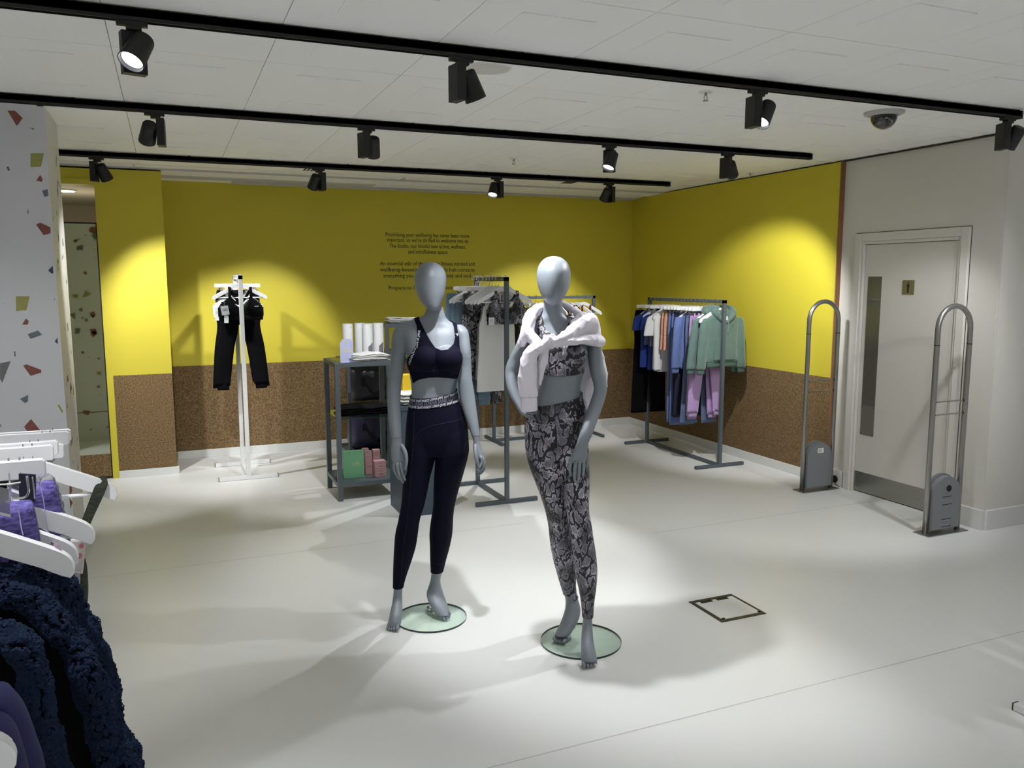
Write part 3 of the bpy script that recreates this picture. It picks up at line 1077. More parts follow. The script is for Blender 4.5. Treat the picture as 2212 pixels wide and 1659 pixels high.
# anti-theft gates
def gate(lb, x, y, kind):
    t = thing('security_gate', lb, 'security gate', (x, y, 0), 0, 'shop anti-theft gates')
    hw, r = .148, .0175
    box_obj('floor_plate', -.185, .185, -.062, .062, 0.0005, .007, STEEL, t, bev=.001)
    bm = BM()
    P = [(-hw, 0, .006), (-hw, 0, .5), (-hw, 0, 1.0), (-hw, 0, 1.36)]
    P += [(-hw * math.cos(a), 0, 1.36 + hw * math.sin(a)) for a in [PI * k / 14 for k in range(1, 14)]]
    P += [(hw, 0, 1.36), (hw, 0, 1.0), (hw, 0, .5), (hw, 0, .006)]
    wire(bm, P, r, 16)
    emit_mesh('tube_frame', bm, STEEL, t, smooth=True)
    for sx in (-1, 1):
        bm = BM()
        cyl(bm, (sx * hw, 0, 1.255), (sx * hw, 0, 1.261), r + .0006, n=16)
        emit_mesh('joint_ring', bm, BLACK, t)
        for z in (.80, .885):
            bm = BM()
            blob(bm, (sx * (hw - r), 0, z), .009, .009, .009, 2)
            emit_mesh('rubber_socket', bm, RUBBER, t)
    for z in (.80, .885):
        bm = BM()
        cyl(bm, (-hw + r, 0, z), (hw - r, 0, z), .005)
        emit_mesh('cross_rod', bm, STEEL, t)
    w_ = hw - r - .002
    for (y0, y1, m_, nm, zz) in ((-.030, .010, GREYP, 'housing', 0), (.012, .034, GREYP, 'housing_back', .012)):
        bm = BM()
        pts = [(-w_, .028), (w_, .028), (w_, .27)] + [(w_ * math.cos(a), .27 + .115 * math.sin(a)) for a in [PI * k / 12 for k in range(1, 12)]] + [(-w_, .27)]
        pts = [(a, b_ + zz * (b_ > .2)) for a, b_ in pts]
        prism(bm, pts, 1, y0, y1)
        es = [e for e in bm.edges if abs(e.verts[0].co.y - e.verts[1].co.y) < 1e-6 and min(e.verts[0].co.y, e.verts[1].co.y) < y0 + .001]
        bmesh.ops.bevel(bm, geom=es, offset=.004, segments=2, affect='EDGES')
        ho = emit_mesh(nm, bm, m_, t)
        if nm == 'housing':
            h1 = ho
    if kind == 'label':
        box_obj('sticker', -.030, .030, -.0312, -.0302, .305, .345, PAPER, h1)
        bm = BM()
        for k in range(4):
            box(bm, -.024, .010 + .004 * (k % 2), -.0318, -.0312, .312 + k * .007, .3145 + k * .007)
        emit_mesh('sticker_print', bm, INK, h1)
    else:
        bm = BM()
        cyl(bm, (0.012, -.034, .305), (0.012, -.030, .305), .021, n=20)
        emit_mesh('lock', bm, RUBBER, h1)
        for k, z in enumerate((.248, .195, .095, .045)):
            box_obj('groove', -.045 + .004 * k, .045 + .002 * k, -.0312, -.0300, z, z + .0035, BLACK, h1)
        bm = BM()
        for (a, b_, c, d) in ((-.034, .034, .054, .057), (-.034, .034, .082, .085), (-.034, -.031, .054, .085), (.031, .034, .054, .085)):
            box(bm, a, b_, -.0312, -.0300, c, d)
        emit_mesh('embossed_frame', bm, mat('light_grey_plastic', (.3, .31, .32), .4), h1)
    return t


gate('steel anti-theft gate beside the cork wall end, with a small white sticker on its base', 4.735, 4.925, 'label')
gate('nearer steel anti-theft gate with black lock, in front of the toilet door', 4.695, 3.74, 'lock')

# ================================================================== mannequins
def tube_world(bm, pts, n=10, k=2):
    """pts: (x,y,z, r) world tuples, round section"""
    P = crv(pts, k)
    rings = []
    for i, p in enumerate(P):
        c = Vector(p[:3])
        d = (Vector(P[min(i + 1, len(P) - 1)][:3]) - Vector(P[max(i - 1, 0)][:3])).normalized()
        u = d.orthogonal().normalized()
        v = d.cross(u)
        rings.append([c + (u * math.cos(t) + v * math.sin(t)) * p[3] for t in [2 * PI * q / n for q in range(n)]])
    rings_to_mesh(bm, rings)


def toes(bm, pts, h0):
    """toes as short curled capsules: (px,py,off,r_px, root dx, root dy)"""
    for (x, y, off, r, dx, dy) in pts:
        m = r * 2.1 / 1000
        limb_px(bm, [(x + dx, y + dy, off + .045, r * .95, m * 1.2), (x + dx * .5, y + dy * .5 - 1.5, off + .022, r * 1.0, m * 1.1), (x, y, off, r * .98, m)], h0, n=10)


def head_loft(bm, rows, h0):
    body_loft(bm, rows, h0, n=36, k=3)


def make_figure(h0, parts, voxel=0.0038):
    bm = BM()
    for fn in parts:
        fn(bm)
    return remesh(bm, voxel, 5, 0.5)


def torso_legs(spec, h0):
    bm = BM()
    body_loft(bm, spec['torso'], h0, power=2.25)
    for l in spec['legs']:
        body_loft(bm, l, h0)
    for (x, y, off, rx, ry, rz) in spec['blobs']:
        blob(bm, S(x, y, h0 + off), rx, ry, rz, 3)
    return bm


def finish_body(name, bm, root):
    # thin the mesh a little to stay light
    return emit_mesh(name, bm, SKIN, root, smooth=True, world=True)


# ---- left mannequin
H1 = 3.852
M1 = dict(
    torso=[(660, 922, 956, .03, .045), (672, 920, 959, .03, .048), (682, 914, 962, .03, .050), (688, 899, 965, .03, .050), (694, 883, 972, .03, .050), (700, 871, 984, .03, .052), (708, 864, 994, .03, .058), (722, 864, 1000, .03, .075),
           (745, 874, 997, .02, .088), (765, 880, 999, .01, .098), (785, 881, 999, .01, .100), (805, 885, 992, .01, .093), (820, 887, 988, .01, .086), (843, 889, 985, .01, .080), (862, 888, 988, .01, .084),
           (890, 882, 1000, .015, .098), (918, 879, 1008, .02, .110), (944, 877.5, 1010, .02, .112), (965, 877.5, 1010.5, .02, .105), (978, 878, 1010, .01, .09)],
    legs=[[(905, 893, 934, .01, .05), (925, 882, 943, .01, .085), (960, 877, 944, .01, .098), (980, 877, 941, 0, .094), (1010, 875, 933, -.01, .088), (1036, 873, 926, -.02, .082), (1065, 871, 920.5, -.03, .074), (1094, 868, 914, -.035, .066),
           (1112, 864.5, 908, -.04, .062), (1128, 861.5, 904, -.04, .060), (1151, 856, 901, -.03, .057), (1180, 853.5, 896.5, -.02, .058), (1209, 852, 888, -.01, .052), (1238, 851, 878, -.005, .042),
           (1262, 850.5, 871, 0, .034), (1280, 850, 869, -.0, .032), (1293, 848.5, 869, -.005, .042), (1306, 846.5, 869, -.02, .056), (1320, 843.5, 869, -.045, .060), (1334, 840.5, 868, -.07, .050), (1344, 838, 867, -.085, .038), (1351, 836.5, 865, -.098, .026)],
          [(905, 954, 996, .01, .05), (925, 944, 1007, .01, .085), (960, 944, 1011, .01, .098), (980, 943.5, 1010.5, .005, .094), (1010, 941, 1003, .01, .088), (1036, 939, 995.6, .02, .082), (1065, 938.3, 987, .03, .074), (1094, 937.5, 980, .04, .066),
           (1122, 933, 977, .05, .060), (1151, 929.6, 975.5, .07, .057), (1180, 930.5, 970, .085, .057), (1209, 931, 962, .10, .050), (1232, 932, 956.5, .11, .040), (1252, 930, 951.5, .12, .032), (1266, 926, 953, .118, .040),
           (1280, 921.5, 957, .105, .052), (1294, 924, 961.5, .082, .056), (1308, 930.5, 967, .055, .048), (1321, 938, 971, .03, .036), (1328, 944, 972.5, .015, .026)]],
    blobs=[(918, 775, -.048, .070, .064, .060), (966, 774, -.048, .068, .064, .060), (914, 925, .075, .075, .07, .085), (975, 925, .075, .075, .07, .085)],
    head=[(565.5, 925.5, 932.5, .01, .012), (568.5, 915, 944, .01, .042), (575, 906, 953, .01, .068), (584, 899.5, 960, .01, .086), (596, 895.8, 963.5, .005, .097), (610, 895, 964, 0, .1), (624, 897, 962.5, -.005, .098),
          (638, 902, 960, -.012, .09), (650, 908, 956, -.02, .078), (660, 917, 952, -.03, .062), (667, 925, 948, -.04, .042), (671, 932, 943, -.045, .02)],
    arms=[[(699, 868, 886, .03, .018), (705, 857, 888, .03, .032), (715, 850, 890, .03, .046), (732, 846, 884, .025, .048), (760, 845, 878, .01, .045), (790, 841.5, 873, .005, .041), (820, 837.5, 869, 0, .037), (845, 837, 866, -.01, .035),
           (870, 837, 865, -.025, .035), (895, 838, 866, -.04, .033), (920, 841, 867, -.06, .029), (940, 845, 867.5, -.075, .023), (953, 846.5, 868.5, -.08, .020), (968, 845, 873, -.088, .019), (985, 845, 877, -.092, .018), (1000, 848, 876, -.095, .014), (1006, 851, 874, -.095, .008)],
          [(701, 984, 996, .03, .018), (706, 982, 1004, .03, .032), (715, 982, 1011, .03, .046), (732, 986, 1014.5, .025, .048), (760, 990, 1017, .01, .045), (790, 990, 1018.5, .01, .041), (820, 989.5, 1020, 0, .037), (850, 992, 1025, -.005, .035),
           (880, 998, 1029, -.015, .034), (910, 1008, 1033, -.03, .030), (938, 1017.5, 1036.5, -.045, .024), (954, 1022.5, 1037, -.05, .021), (968, 1021.5, 1040.5, -.055, .025), (982, 1024, 1045, -.058, .030), (993, 1030, 1048, -.058, .032), (999, 1034, 1047, -.058, .02)]],
    fingers=[(-0.095, [(852, 1000, 0, 3.6, .009), (852, 1014, -.004, 3.4, .0085), (858, 1027, 0, 3.1, .008), (863, 1035, .006, 2.5, .007)]),
             (-0.105, [(859, 1000, 0, 3.9, .0095), (860, 1019, -.006, 3.6, .009), (866, 1034, 0, 3.2, .0085), (871, 1042, .006, 2.6, .007)]),
             (-0.105, [(866, 999, 0, 3.9, .0095), (868, 1016, -.004, 3.6, .009), (872, 1030, .004, 3.1, .008), (875, 1037, .010, 2.5, .007)]),
             (-0.082, [(872, 996, 0, 3.7, .009), (876, 1010, 0, 3.4, .0085), (877, 1021, .01, 3.0, .008), (876, 1028, .016, 2.5, .007)]),
             (-0.125, [(868, 962, .02, 4.2, .011), (875, 976, .008, 4.4, .011), (878, 992, 0, 3.7, .010), (877, 1006, 0, 3.2, .0085), (875, 1014, 0, 2.7, .0075)]),
             (-0.105, [(1027, 962, .03, 4.0, .011), (1027, 977, .008, 4.2, .011), (1029.5, 992, 0, 3.8, .0105), (1032, 1003, 0, 3.4, .009), (1033.5, 1010, .002, 2.8, .008)]),
             (-0.028, [(1040, 986, 0, 4.0, .0095), (1045.5, 1003, 0, 3.7, .009), (1042, 1016, -.004, 3.3, .0085), (1035, 1023, -.006, 2.7, .007)]),
             (-0.050, [(1043, 988, 0, 4.0, .0095), (1047, 1004, 0, 3.7, .009), (1042, 1018, -.006, 3.3, .0085), (1033, 1026, -.01, 2.7, .007)]),
             (-0.072, [(1042, 988, 0, 3.9, .0095), (1045, 1002, -.002, 3.6, .009), (1040, 1014, -.008, 3.2, .008), (1031, 1021, -.012, 2.6, .007)]),
             (-0.092, [(1038, 986, 0, 3.6, .009), (1041, 998, -.002, 3.2, .0085), (1036, 1009, -.008, 2.9, .0075), (1029, 1015, -.010, 2.4, .0065)])],
    toes=[(836, 1357, -.118, 2.4, 4, -11), (840.5, 1360, -.126, 2.5, 3, -12), (845.5, 1361.5, -.132, 2.6, 2, -13), (851, 1362, -.136, 2.8, 1.5, -14), (858.5, 1360.5, -.136, 4.0, 0, -14), (973, 1326, .004, 2.2, -8, -8), (972, 1330, -.002, 2.3, -8, -9), (970, 1334, -.006, 2.4, -8, -10), (966.5, 1337.5, -.010, 2.5, -8, -12), (960, 1338.5, -.012, 3.6, -7, -13)])

# ---- right mannequin
H2 = 3.544
M2 = dict(
    torso=[(648, 1174, 1214, .03, .045), (660, 1173, 1215, .03, .048), (675, 1171, 1217, .03, .050), (684, 1163, 1226, .03, .052), (690, 1150, 1240, .03, .052), (697, 1139, 1258, .03, .054), (706, 1133, 1268, .03, .062), (718, 1132, 1272, .03, .075), (735, 1140, 1272, .02, .088),
           (755, 1152, 1267, .01, .098), (775, 1162, 1265, .01, .100), (795, 1167, 1263, .01, .093), (812, 1168, 1258, .01, .086), (835, 1166, 1254, .01, .080), (850, 1162, 1254, .01, .082), (868, 1153, 1257, .01, .088), (891, 1140, 1263, .015, .1),
           (920, 1135.5, 1267, .02, .112), (950, 1136, 1268.5, .02, .112), (975, 1138, 1269, .01, .1), (985, 1140, 1269, .01, .09)],
    legs=[[(915, 1152, 1196, .01, .05), (940, 1138, 1206, .01, .09), (967, 1137, 1210, .01, .1), (1001, 1144, 1216, 0, .095), (1035, 1156, 1220, .01, .09), (1069, 1169, 1223, .02, .08), (1103, 1180, 1226, .03, .069), (1136, 1186.6, 1229, .06, .062), (1170, 1190, 1234.5, .09, .059),
           (1204, 1196, 1240, .12, .057), (1238, 1205, 1243, .14, .049), (1265, 1213, 1242, .155, .038), (1283, 1218.5, 1244.5, .165, .033), (1298, 1221.5, 1250, .165, .040), (1316, 1220.5, 1254, .152, .052), (1334, 1215.5, 1251, .13, .056), (1350, 1209, 1243, .108, .050), (1364, 1201.5, 1235, .085, .040), (1373, 1198, 1229, .070, .026)],
          [(915, 1212, 1252, 0, .05), (940, 1204, 1265, 0, .09), (967, 1203, 1269, 0, .1), (1001, 1205, 1270, -.01, .095), (1035, 1210, 1271.5, -.02, .09), (1069, 1217, 1270.5, -.03, .081), (1103, 1225.5, 1270, -.04, .07), (1136, 1230.5, 1276, -.05, .063), (1170, 1237, 1281, -.045, .06),
           (1204, 1241, 1286, -.04, .059), (1238, 1245, 1288, -.04, .054), (1271, 1252, 1285.5, -.045, .045), (1305, 1257.5, 1281, -.05, .037), (1332, 1259.5, 1279.5, -.05, .033), (1350, 1258, 1279.5, -.055, .042), (1368, 1256.5, 1280.5, -.075, .055), (1387, 1255.5, 1282.5, -.105, .058),
           (1406, 1255, 1286, -.135, .05), (1420, 1254.5, 1289.5, -.160, .034), (1427, 1256, 1289.5, -.172, .024)]],
    blobs=[(1190, 768, -.048, .066, .062, .062), (1237, 766, -.048, .064, .062, .062), (1172, 930, .075, .075, .07, .085), (1233, 930, .075, .075, .07, .085)],
    head=[(553.2, 1192, 1200, .01, .012), (556.5, 1180, 1212, .01, .042), (563, 1171, 1221, .01, .068), (572, 1164.5, 1228, .01, .086), (585, 1160, 1232, .005, .097), (600, 1159, 1232.5, 0, .1), (615, 1161, 1231, -.005, .098),
          (629, 1165.5, 1226, -.012, .09), (641, 1171, 1219, -.02, .078), (650, 1178, 1212, -.03, .06), (656, 1184, 1205, -.04, .04), (659, 1190, 1200, -.045, .02)],
    arms=[[(699, 1138, 1160, .03, .02), (706, 1130, 1160, .03, .04), (718, 1124, 1156, .03, .046), (737, 1117, 1147, .035, .046), (757, 1108, 1138, .04, .043), (775, 1099, 1131, .05, .041), (790, 1093, 1126, .05, .040), (803, 1091, 1119, .045, .036), (818, 1091.5, 1116, .03, .034),
           (838, 1094.5, 1119, .01, .032), (858, 1102.5, 1126, -.01, .029), (876, 1113, 1134, -.03, .025), (890, 1121.5, 1142, -.045, .022), (898, 1128, 1149, -.055, .016)],
          [(699, 1262, 1284, .03, .02), (706, 1264, 1290, .03, .04), (718, 1267, 1295, .03, .046), (737, 1269, 1299, .02, .047), (760, 1270, 1300, .01, .045), (785, 1271, 1303, .01, .042), (811, 1276, 1309, .0, .040), (838, 1283, 1311.5, -.01, .038), (865, 1276, 1306, -.03, .037),
           (891, 1266.5, 1297, -.06, .035), (915, 1258.5, 1288, -.09, .032), (935, 1252.5, 1281, -.115, .027), (950, 1248, 1274.5, -.13, .022), (962, 1243.5, 1269.5, -.137, .020), (977, 1236.5, 1268.5, -.143, .019), (990, 1232.5, 1267, -.147, .017), (1000, 1233, 1265, -.148, .012)]],
    fingers=[(-0.150, [(1237, 985, 0, 4.2, .0095), (1232.5, 1000, 0, 4.1, .0095), (1231, 1014, .002, 3.6, .009), (1233.5, 1027, .006, 3.0, .0075)]),
             (-0.158, [(1244, 996, 0, 4.3, .0095), (1242, 1012, -.004, 4.0, .0095), (1241, 1026, 0, 3.6, .009), (1241.5, 1038, .006, 2.9, .0075)]),
             (-0.156, [(1252, 996, 0, 4.3, .0095), (1251.5, 1012, -.004, 4.0, .0095), (1250.5, 1025, 0, 3.5, .009), (1249.5, 1035, .008, 2.9, .0075)]),
             (-0.148, [(1260, 994, 0, 4.0, .009), (1261, 1007, 0, 3.7, .009), (1260, 1018, .004, 3.3, .0085), (1258.5, 1026, .012, 2.7, .007)]),
             (-0.125, [(1263, 972, .0, 4.2, .010), (1267, 986, 0, 3.9, .0095), (1268, 998, .004, 3.4, .009), (1267, 1006, .008, 2.8, .0075)]),
             (-0.075, [(1140, 882, 0, 4.2, .010), (1149, 885, -.012, 4.0, .0095), (1157, 887, -.02, 3.4, .008)]),
             (-0.070, [(1139, 889, 0, 4.2, .010), (1147, 891, -.012, 4.0, .0095), (1155, 892, -.02, 3.4, .008)]),
             (-0.06, [(1136, 893, 0, 4.0, .010), (1143, 896, -.012, 3.8, .0095), (1150, 898, -.02, 3.2, .008)]),
             (-0.05, [(1132, 894, 0, 3.8, .009), (1138, 898, -.01, 3.4, .009), (1144, 901, -.016, 3.0, .008)]),
             (-0.03, [(1137, 880, .02, 4.2, .011), (1144, 884, .05, 4.0, .010), (1149, 888, .08, 3.2, .009)])],
    toes=[(1196, 1381, .054, 2.7, 5, -9), (1198, 1385.5, .046, 2.9, 5, -10), (1202, 1389, .039, 3.0, 5, -12), (1208, 1391, .034, 3.2, 5, -13), (1217, 1391, .031, 4.8, 5, -14), (1261, 1441.5, -.206, 4.6, -.5, -15), (1270, 1442, -.206, 3.2, -.5, -15), (1276.5, 1439.5, -.200, 3.0, -1, -14), (1282.5, 1436, -.193, 2.9, -1.5, -13), (1287.5, 1431.5, -.185, 2.7, -2, -12)])


def build_body(spec, h0, root):
    bm = torso_legs(spec, h0)
    head_loft(bm, spec['head'], h0)
    for a in spec['arms']:
        body_loft(bm, a, h0)
    bm = remesh(bm, 0.0036, 4, 0.5)
    for off, pts in spec['fingers']:
        limb_px(bm, [(x, y, off + o, hw, dh) for (x, y, o, hw, dh) in pts], h0, n=14, k=3)
    toes(bm, spec['toes'], h0)
    for v in bm.verts:
        v.co.z = max(v.co.z, 0.0112)
    return emit_mesh('body', bm, SKIN, root, smooth=True, world=True)


def uz(p):
    return ((p - CAM).dot(HX), p.z)


def px_uz(x, y, hd):
    return uz(S(x, y, hd))


def leggings(spec, h0, root, waist, cuffs, m, name='leggings', d=0.0045):
    """waist: ((px,py),(px,py)) line; cuffs: z cut per leg by photo row, split at the crotch column"""
    bm = torso_legs(spec, h0)
    bm = remesh(bm, 0.0052, 5, 0.5)
    inflate(bm, d)
    (u1, z1), (u2, z2) = [px_uz(x, y, h0 - .08) for x, y in waist]
    (ca, cb) = cuffs

    def phi(p):
        u, z = uz(p)
        dep = (p - CAM).dot(HY) - h0
        top = z1 + (z2 - z1) * (u - u1) / (u2 - u1) - z + 0.02 * max(0, min(1, (dep + .08) / .16))
        us = px_uz(ca[0], 1100, h0)[0]
        # which leg: test against the line between the legs
        zl = z
        ul = spec['split'](zl)
        cut = ca[1] if u < ul else cb[1]
        return min(top, z - cut)
    bm = cut_keep(bm, phi)
    return bm


M1['split'] = lambda z: px_uz(*((943, 979) if z > .8 else (930, 1100) if z > .55 else (915, 1180)), H1)[0]
M2['split'] = lambda z: px_uz(*((1210, 979) if z > .8 else (1227, 1120) if z > .5 else (1244, 1230)), H2)[0]


def zpx(x, y, hd):
    return S(x, y, hd).z


def garment_obj(name, bm, m, root, th=0.002, label=None):
    o = emit_mesh(name, bm, m, root, smooth=True, world=True, label=label)
    md = o.modifiers.new('thick', 'SOLIDIFY')
    md.thickness = th
    md.offset = -1
    return o


# left mannequin, dressed
mq1 = thing('mannequin', 'grey egg-headed mannequin in navy sports bra and navy leggings, left one of the pair', 'mannequin', (1.14, 3.70, 0.012), 0, 'grey mannequins on glass discs')
build_body(M1, H1, mq1)
lg = leggings(M1, H1, mq1, ((887, 866), (989, 853)), ((0, zpx(861, 1268, H1)), (0, zpx(945, 1234, H1 + .11))), NAVY)
bvh_l1 = BVHTree.FromBMesh(lg)
lgo = garment_obj('leggings', lg, NAVY, mq1)
# waistband as its own slightly proud ring
lg = leggings(M1, H1, mq1, ((887, 865), (989, 852)), ((0, .2), (0, .2)), NAVY, d=0.0065)
(u1, z1), (u2, z2) = [px_uz(x, y, H1 - .08) for x, y in ((887, 886), (993, 876))]
lg = cut_keep(lg, lambda p: p.z - (z1 + (z2 - z1) * (uz(p)[0] - u1) / (u2 - u1)) - 0.02 * max(0, min(1, ((p - CAM).dot(HY) - H1 + .08) / .16)))
bvh_w1 = BVHTree.FromBMesh(lg)
wbo = garment_obj('waistband', lg, NAVYL, lgo)


def wrap_text(bm, s, bvh, cx, cy, theta0, size, zfun, flip=False, mi=0, bold=0.0, lift=.0012):
    """text laid round a waist; theta 0 faces the camera, + to the right; returns the angle used"""
    vs, fs = text_geo(s, size, 'LEFT', bold=bold)
    x0, x1 = min(v.x for v in vs), max(v.x for v in vs)
    V = []
    for v in vs:
        x, y = v.x, v.y
        if flip:
            x, y = (x1 + x0 - x), -y
        th = theta0 + x / 0.135
        dirv = (-HY * math.cos(th) + HX * math.sin(th))
        u = math.sin(th) * .13
        z = zfun(th) + y
        o = Vector((cx, cy, z)) + dirv * 0.5
        hit, nrm, _, _ = bvh.ray_cast(o, -dirv)
        V.append(bm.verts.new((hit if hit else Vector((cx, cy, z)) + dirv * .12) + dirv * lift))
    for f in fs:
        try:
            bm.faces.new([V[i] for i in f]).material_index = mi
        except ValueError:
            pass
    return (x1 - x0) / 0.135


cw = S(938, 868, H1 + .01)
BAND_TXT = mat('white_band_print', (0.66, 0.66, 0.72), 0.7)
BAND_GREY = mat('grey_band_print', (0.10, 0.10, 0.13), 0.7)


def band_z(f):
    # f 0 bottom .. 1 top of the waistband, following its tilt
    (ua, za), (ub, zb) = [px_uz(x, y, H1 - .08) for x, y in ((887, 886), (993, 876))]
    (uc, zc), (ud, zd) = [px_uz(x, y, H1 - .08) for x, y in ((887, 865), (989, 852))]

    def fn(th):
        u = (cw - CAM).dot(HX) + math.sin(th) * .13
        lo_ = za + (zb - za) * (u - ua) / (ub - ua)
        hi_ = zc + (zd - zc) * (u - uc) / (ud - uc)
        back = 0.02 * max(0, min(1, (.5 - .5 * math.cos(th) * 1.0)))
        return lo_ + (hi_ - lo_) * f + back
    return fn


bm = BM()
for f_, sz, words, th in ((0.82, 0.0155, 0, -1.55), (0.16, 0.0155, 0, -1.45)):
    k = 0
    while th < 1.45:
        wid = wrap_text(bm, 'LORNA JANE', bvh_w1, cw.x, cw.y, th, sz, band_z(f_), flip=(k % 2 == 1), bold=0.008)
        th += wid + 0.05
        k += 1
o = emit_mesh('band_print', bm, BAND_TXT, wbo, world=True)
o['kind'] = 'stuff'
bm = BM()
th = -1.6
while th < 1.3:
    wid = wrap_text(bm, 'LORNA JANE', bvh_w1, cw.x, cw.y, th, 0.026, band_z(0.49), bold=0.025)
    th += wid + 0.08
o = emit_mesh('band_print', bm, BAND_GREY, wbo, world=True, label='larger grey lettering')
o['kind'] = 'stuff'
# seam of the leggings front panel
bm = BM()


def surf_line(bm, bvh, pts, h0, r=0.0012, k=6):
    P = []
    for (x, y) in crv(pts, k):
        a = S(x, y, h0 - .6)
        d = (S(x, y, h0) - CAM).normalized()
        hit, nrm, _, _ = bvh.ray_cast(a, d)
        if hit:
            P.append(hit)
    if len(P) > 2:
        wire(bm, P, r, 5)


surf_line(bm, bvh_l1, [(1006, 900), (985, 909), (955, 915), (925, 922), (905, 933), (893, 955)], H1)
surf_line(bm, bvh_l1, [(895, 890), (893, 950), (887, 1040), (880, 1120), (872, 1180), (866, 1262)], H1)
surf_line(bm, bvh_l1, [(1003, 890), (1006, 950), (990, 1040), (973, 1120), (966, 1180), (955, 1225)], H1)
surf_line(bm, bvh_l1, [(933, 1216), (945, 1219), (958, 1217)], H1)
emit_mesh('seam', bm, mat('navy_seam', (0.007, 0.007, 0.020), 0.8), lgo, world=True)


def bra(spec, h0, root, front, back, m, d=0.005, extra=None):
    sp = dict(spec)
    bm = BM()
    body_loft(bm, [s for s in spec['torso'] if s[0] < 900], h0, power=2.25)
    for (x, y, off, rx, ry, rz) in spec['blobs'][:2]:
        blob(bm, S(x, y, h0 + off), rx * 1.02, ry * 1.02, rz * 1.02, 3)
    bm = remesh(bm, 0.0046, 8, 0.5)
    inflate(bm, d)
    F = [px_uz(x, y, h0 - .09) for x, y in front]
    B = [px_uz(x, y, h0 - .0) for x, y in back]

    def phi(p):
        dep = (p - CAM).dot(HY) - h0
        return sd_poly(uz(p), F if dep < 0.025 else B)
    return cut_keep(bm, phi)


F1 = [(886, 684), (896, 704), (899, 722), (897, 745), (889, 762), (878, 775), (873, 790), (886, 818), (888.7, 831), (897, 825), (907, 820), (925, 816.5), (945, 815.5), (968, 818), (985.5, 822), (993, 808), (1002, 790), (1004, 770), (998, 748), (991, 724), (986, 706), (977, 684),
      (967, 684), (978, 706), (981.5, 729), (979, 744), (968, 754.5), (953, 756.5), (940, 752), (929, 738), (917, 719), (907, 702), (898, 684)]
Bk1 = [(886, 680), (896, 700), (902, 722), (896, 745), (878, 765), (870, 800), (880, 822), (1000, 816), (1005, 770), (985, 745), (978, 722), (984, 700), (990, 680), (978, 680), (966, 700), (940, 716), (912, 700), (898, 680)]
bm = bra(M1, H1, mq1, F1, Bk1, NAVY)
bvh_b1 = BVHTree.FromBMesh(bm)
bro = garment_obj('sports_bra', bm, NAVY, mq1)
bm = BM()
surf_line(bm, bvh_b1, [(886, 800), (905, 803), (925, 802), (945, 800), (965, 800), (985, 806), (994, 800)], H1, r=0.0010)
surf_line(bm, bvh_b1, [(945, 803), (946, 816)], H1, r=0.0008)
emit_mesh('underbust_seam', bm, MATS['navy_seam'], bro, world=True)


def decal_text(bm, s, bvh, h0, px, py, ux, uy, size_px, mi=0, bold=0.0, xs=1.0):
    """text lying on the cloth, starting at px,py and running along (ux,uy) in the plane of the front"""
    vs, fs = text_geo(s, 1.0, 'LEFT', bold=bold)
    L_ = math.hypot(ux, uy)
    ux, uy = ux / L_, uy / L_
    V = []
    for v in vs:
        x = px + (v.x * xs * ux + v.y * uy) * size_px
        y = py + (v.x * xs * uy - v.y * ux) * size_px
        a = S(x, y, h0 - .6)
        d = (S(x, y, h0) - CAM).normalized()
        hit, nrm, _, _ = bvh.ray_cast(a, d)
        V.append(hit - d * 0.0012 if hit else None)
    vm = [bm.verts.new(q) if q is not None else None for q in V]
    for f in fs:
        if all(vm[i] is not None for i in f):
            try:
                bm.faces.new([vm[i] for i in f]).material_index = mi
            except ValueError:
                pass


bm = BM()
decal_text(bm, 'LORNA JANE', bvh_b1, H1, 899.5, 751, 6, -33, 6.6, bold=0.02)
decal_text(bm, 'LORNA JANE', bvh_b1, H1, 883, 788, 12, -32, 6.6, bold=0.02)
decal_text(bm, 'JA', bvh_b1, H1, 987, 720, 3, 8, 6, bold=0.02)
o = emit_mesh('strap_print', bm, BAND_TXT, bro, world=True)
o['kind'] = 'stuff'
# shoulder and wrist joints of the shell
bm = BM()


def ring_line(bm, st, h0, grow=0.0006, r=0.0007, tilt=0):
    y, xl, xr, off, dh = st
    c = S((xl + xr) / 2, y, h0 + off)
    hw = (xr - xl) / 2 * (c - CAM).dot(FW) / FPX + grow
    wire(bm, [c + HX * (math.cos(t) * hw) + HY * (math.sin(t) * (dh + grow)) for t in [2 * PI * q / 24 for q in range(25)]], r, 5)


ring_line(bm, (944, 845.8, 867.3, -.077, .0215), H1)
ring_line(bm, (940, 1018.3, 1036.3, -.046, .0225), H1)
emit_mesh('wrist_joint', bm, mat('joint_line', (0.09, 0.10, 0.12), 0.6), mq1, world=True)

# right mannequin, dressed
mq2 = thing('mannequin', 'grey egg-headed mannequin in snake print set with white sweatshirt knotted round its shoulders', 'mannequin', (1.65, 3.15, 0.012), 0, 'grey mannequins on glass discs')
build_body(M2, H2, mq2)
bm = leggings(M2, H2, mq2, ((1138, 886), (1258, 862)), ((0, zpx(1228, 1284, H2 + .16)), (0, zpx(1268, 1331, H2 - .05))), SNAKE, d=0.005)
for v in bm.verts:
    f = noise.noise(v.co * 14) * .002
    v.co += HY * f
bvh_l2 = BVHTree.FromBMesh(bm)
lgo2 = garment_obj('leggings', bm, SNAKE, mq2)
bm = leggings(M2, H2, mq2, ((1138, 885), (1258, 861)), ((0, .2), (0, .2)), SNAKE, d=0.009)
(u1, z1), (u2, z2) = [px_uz(x, y, H2 - .08) for x, y in ((1136, 907), (1268, 903))]
bm = cut_keep(bm, lambda p: p.z - (z1 + (z2 - z1) * (uz(p)[0] - u1) / (u2 - u1)) + 0.014 * math.cos(((uz(p)[0] - u1) / (u2 - u1) - .5) * 2.6) - 0.02 * max(0, min(1, ((p - CAM).dot(HY) - H2 + .08) / .16)))
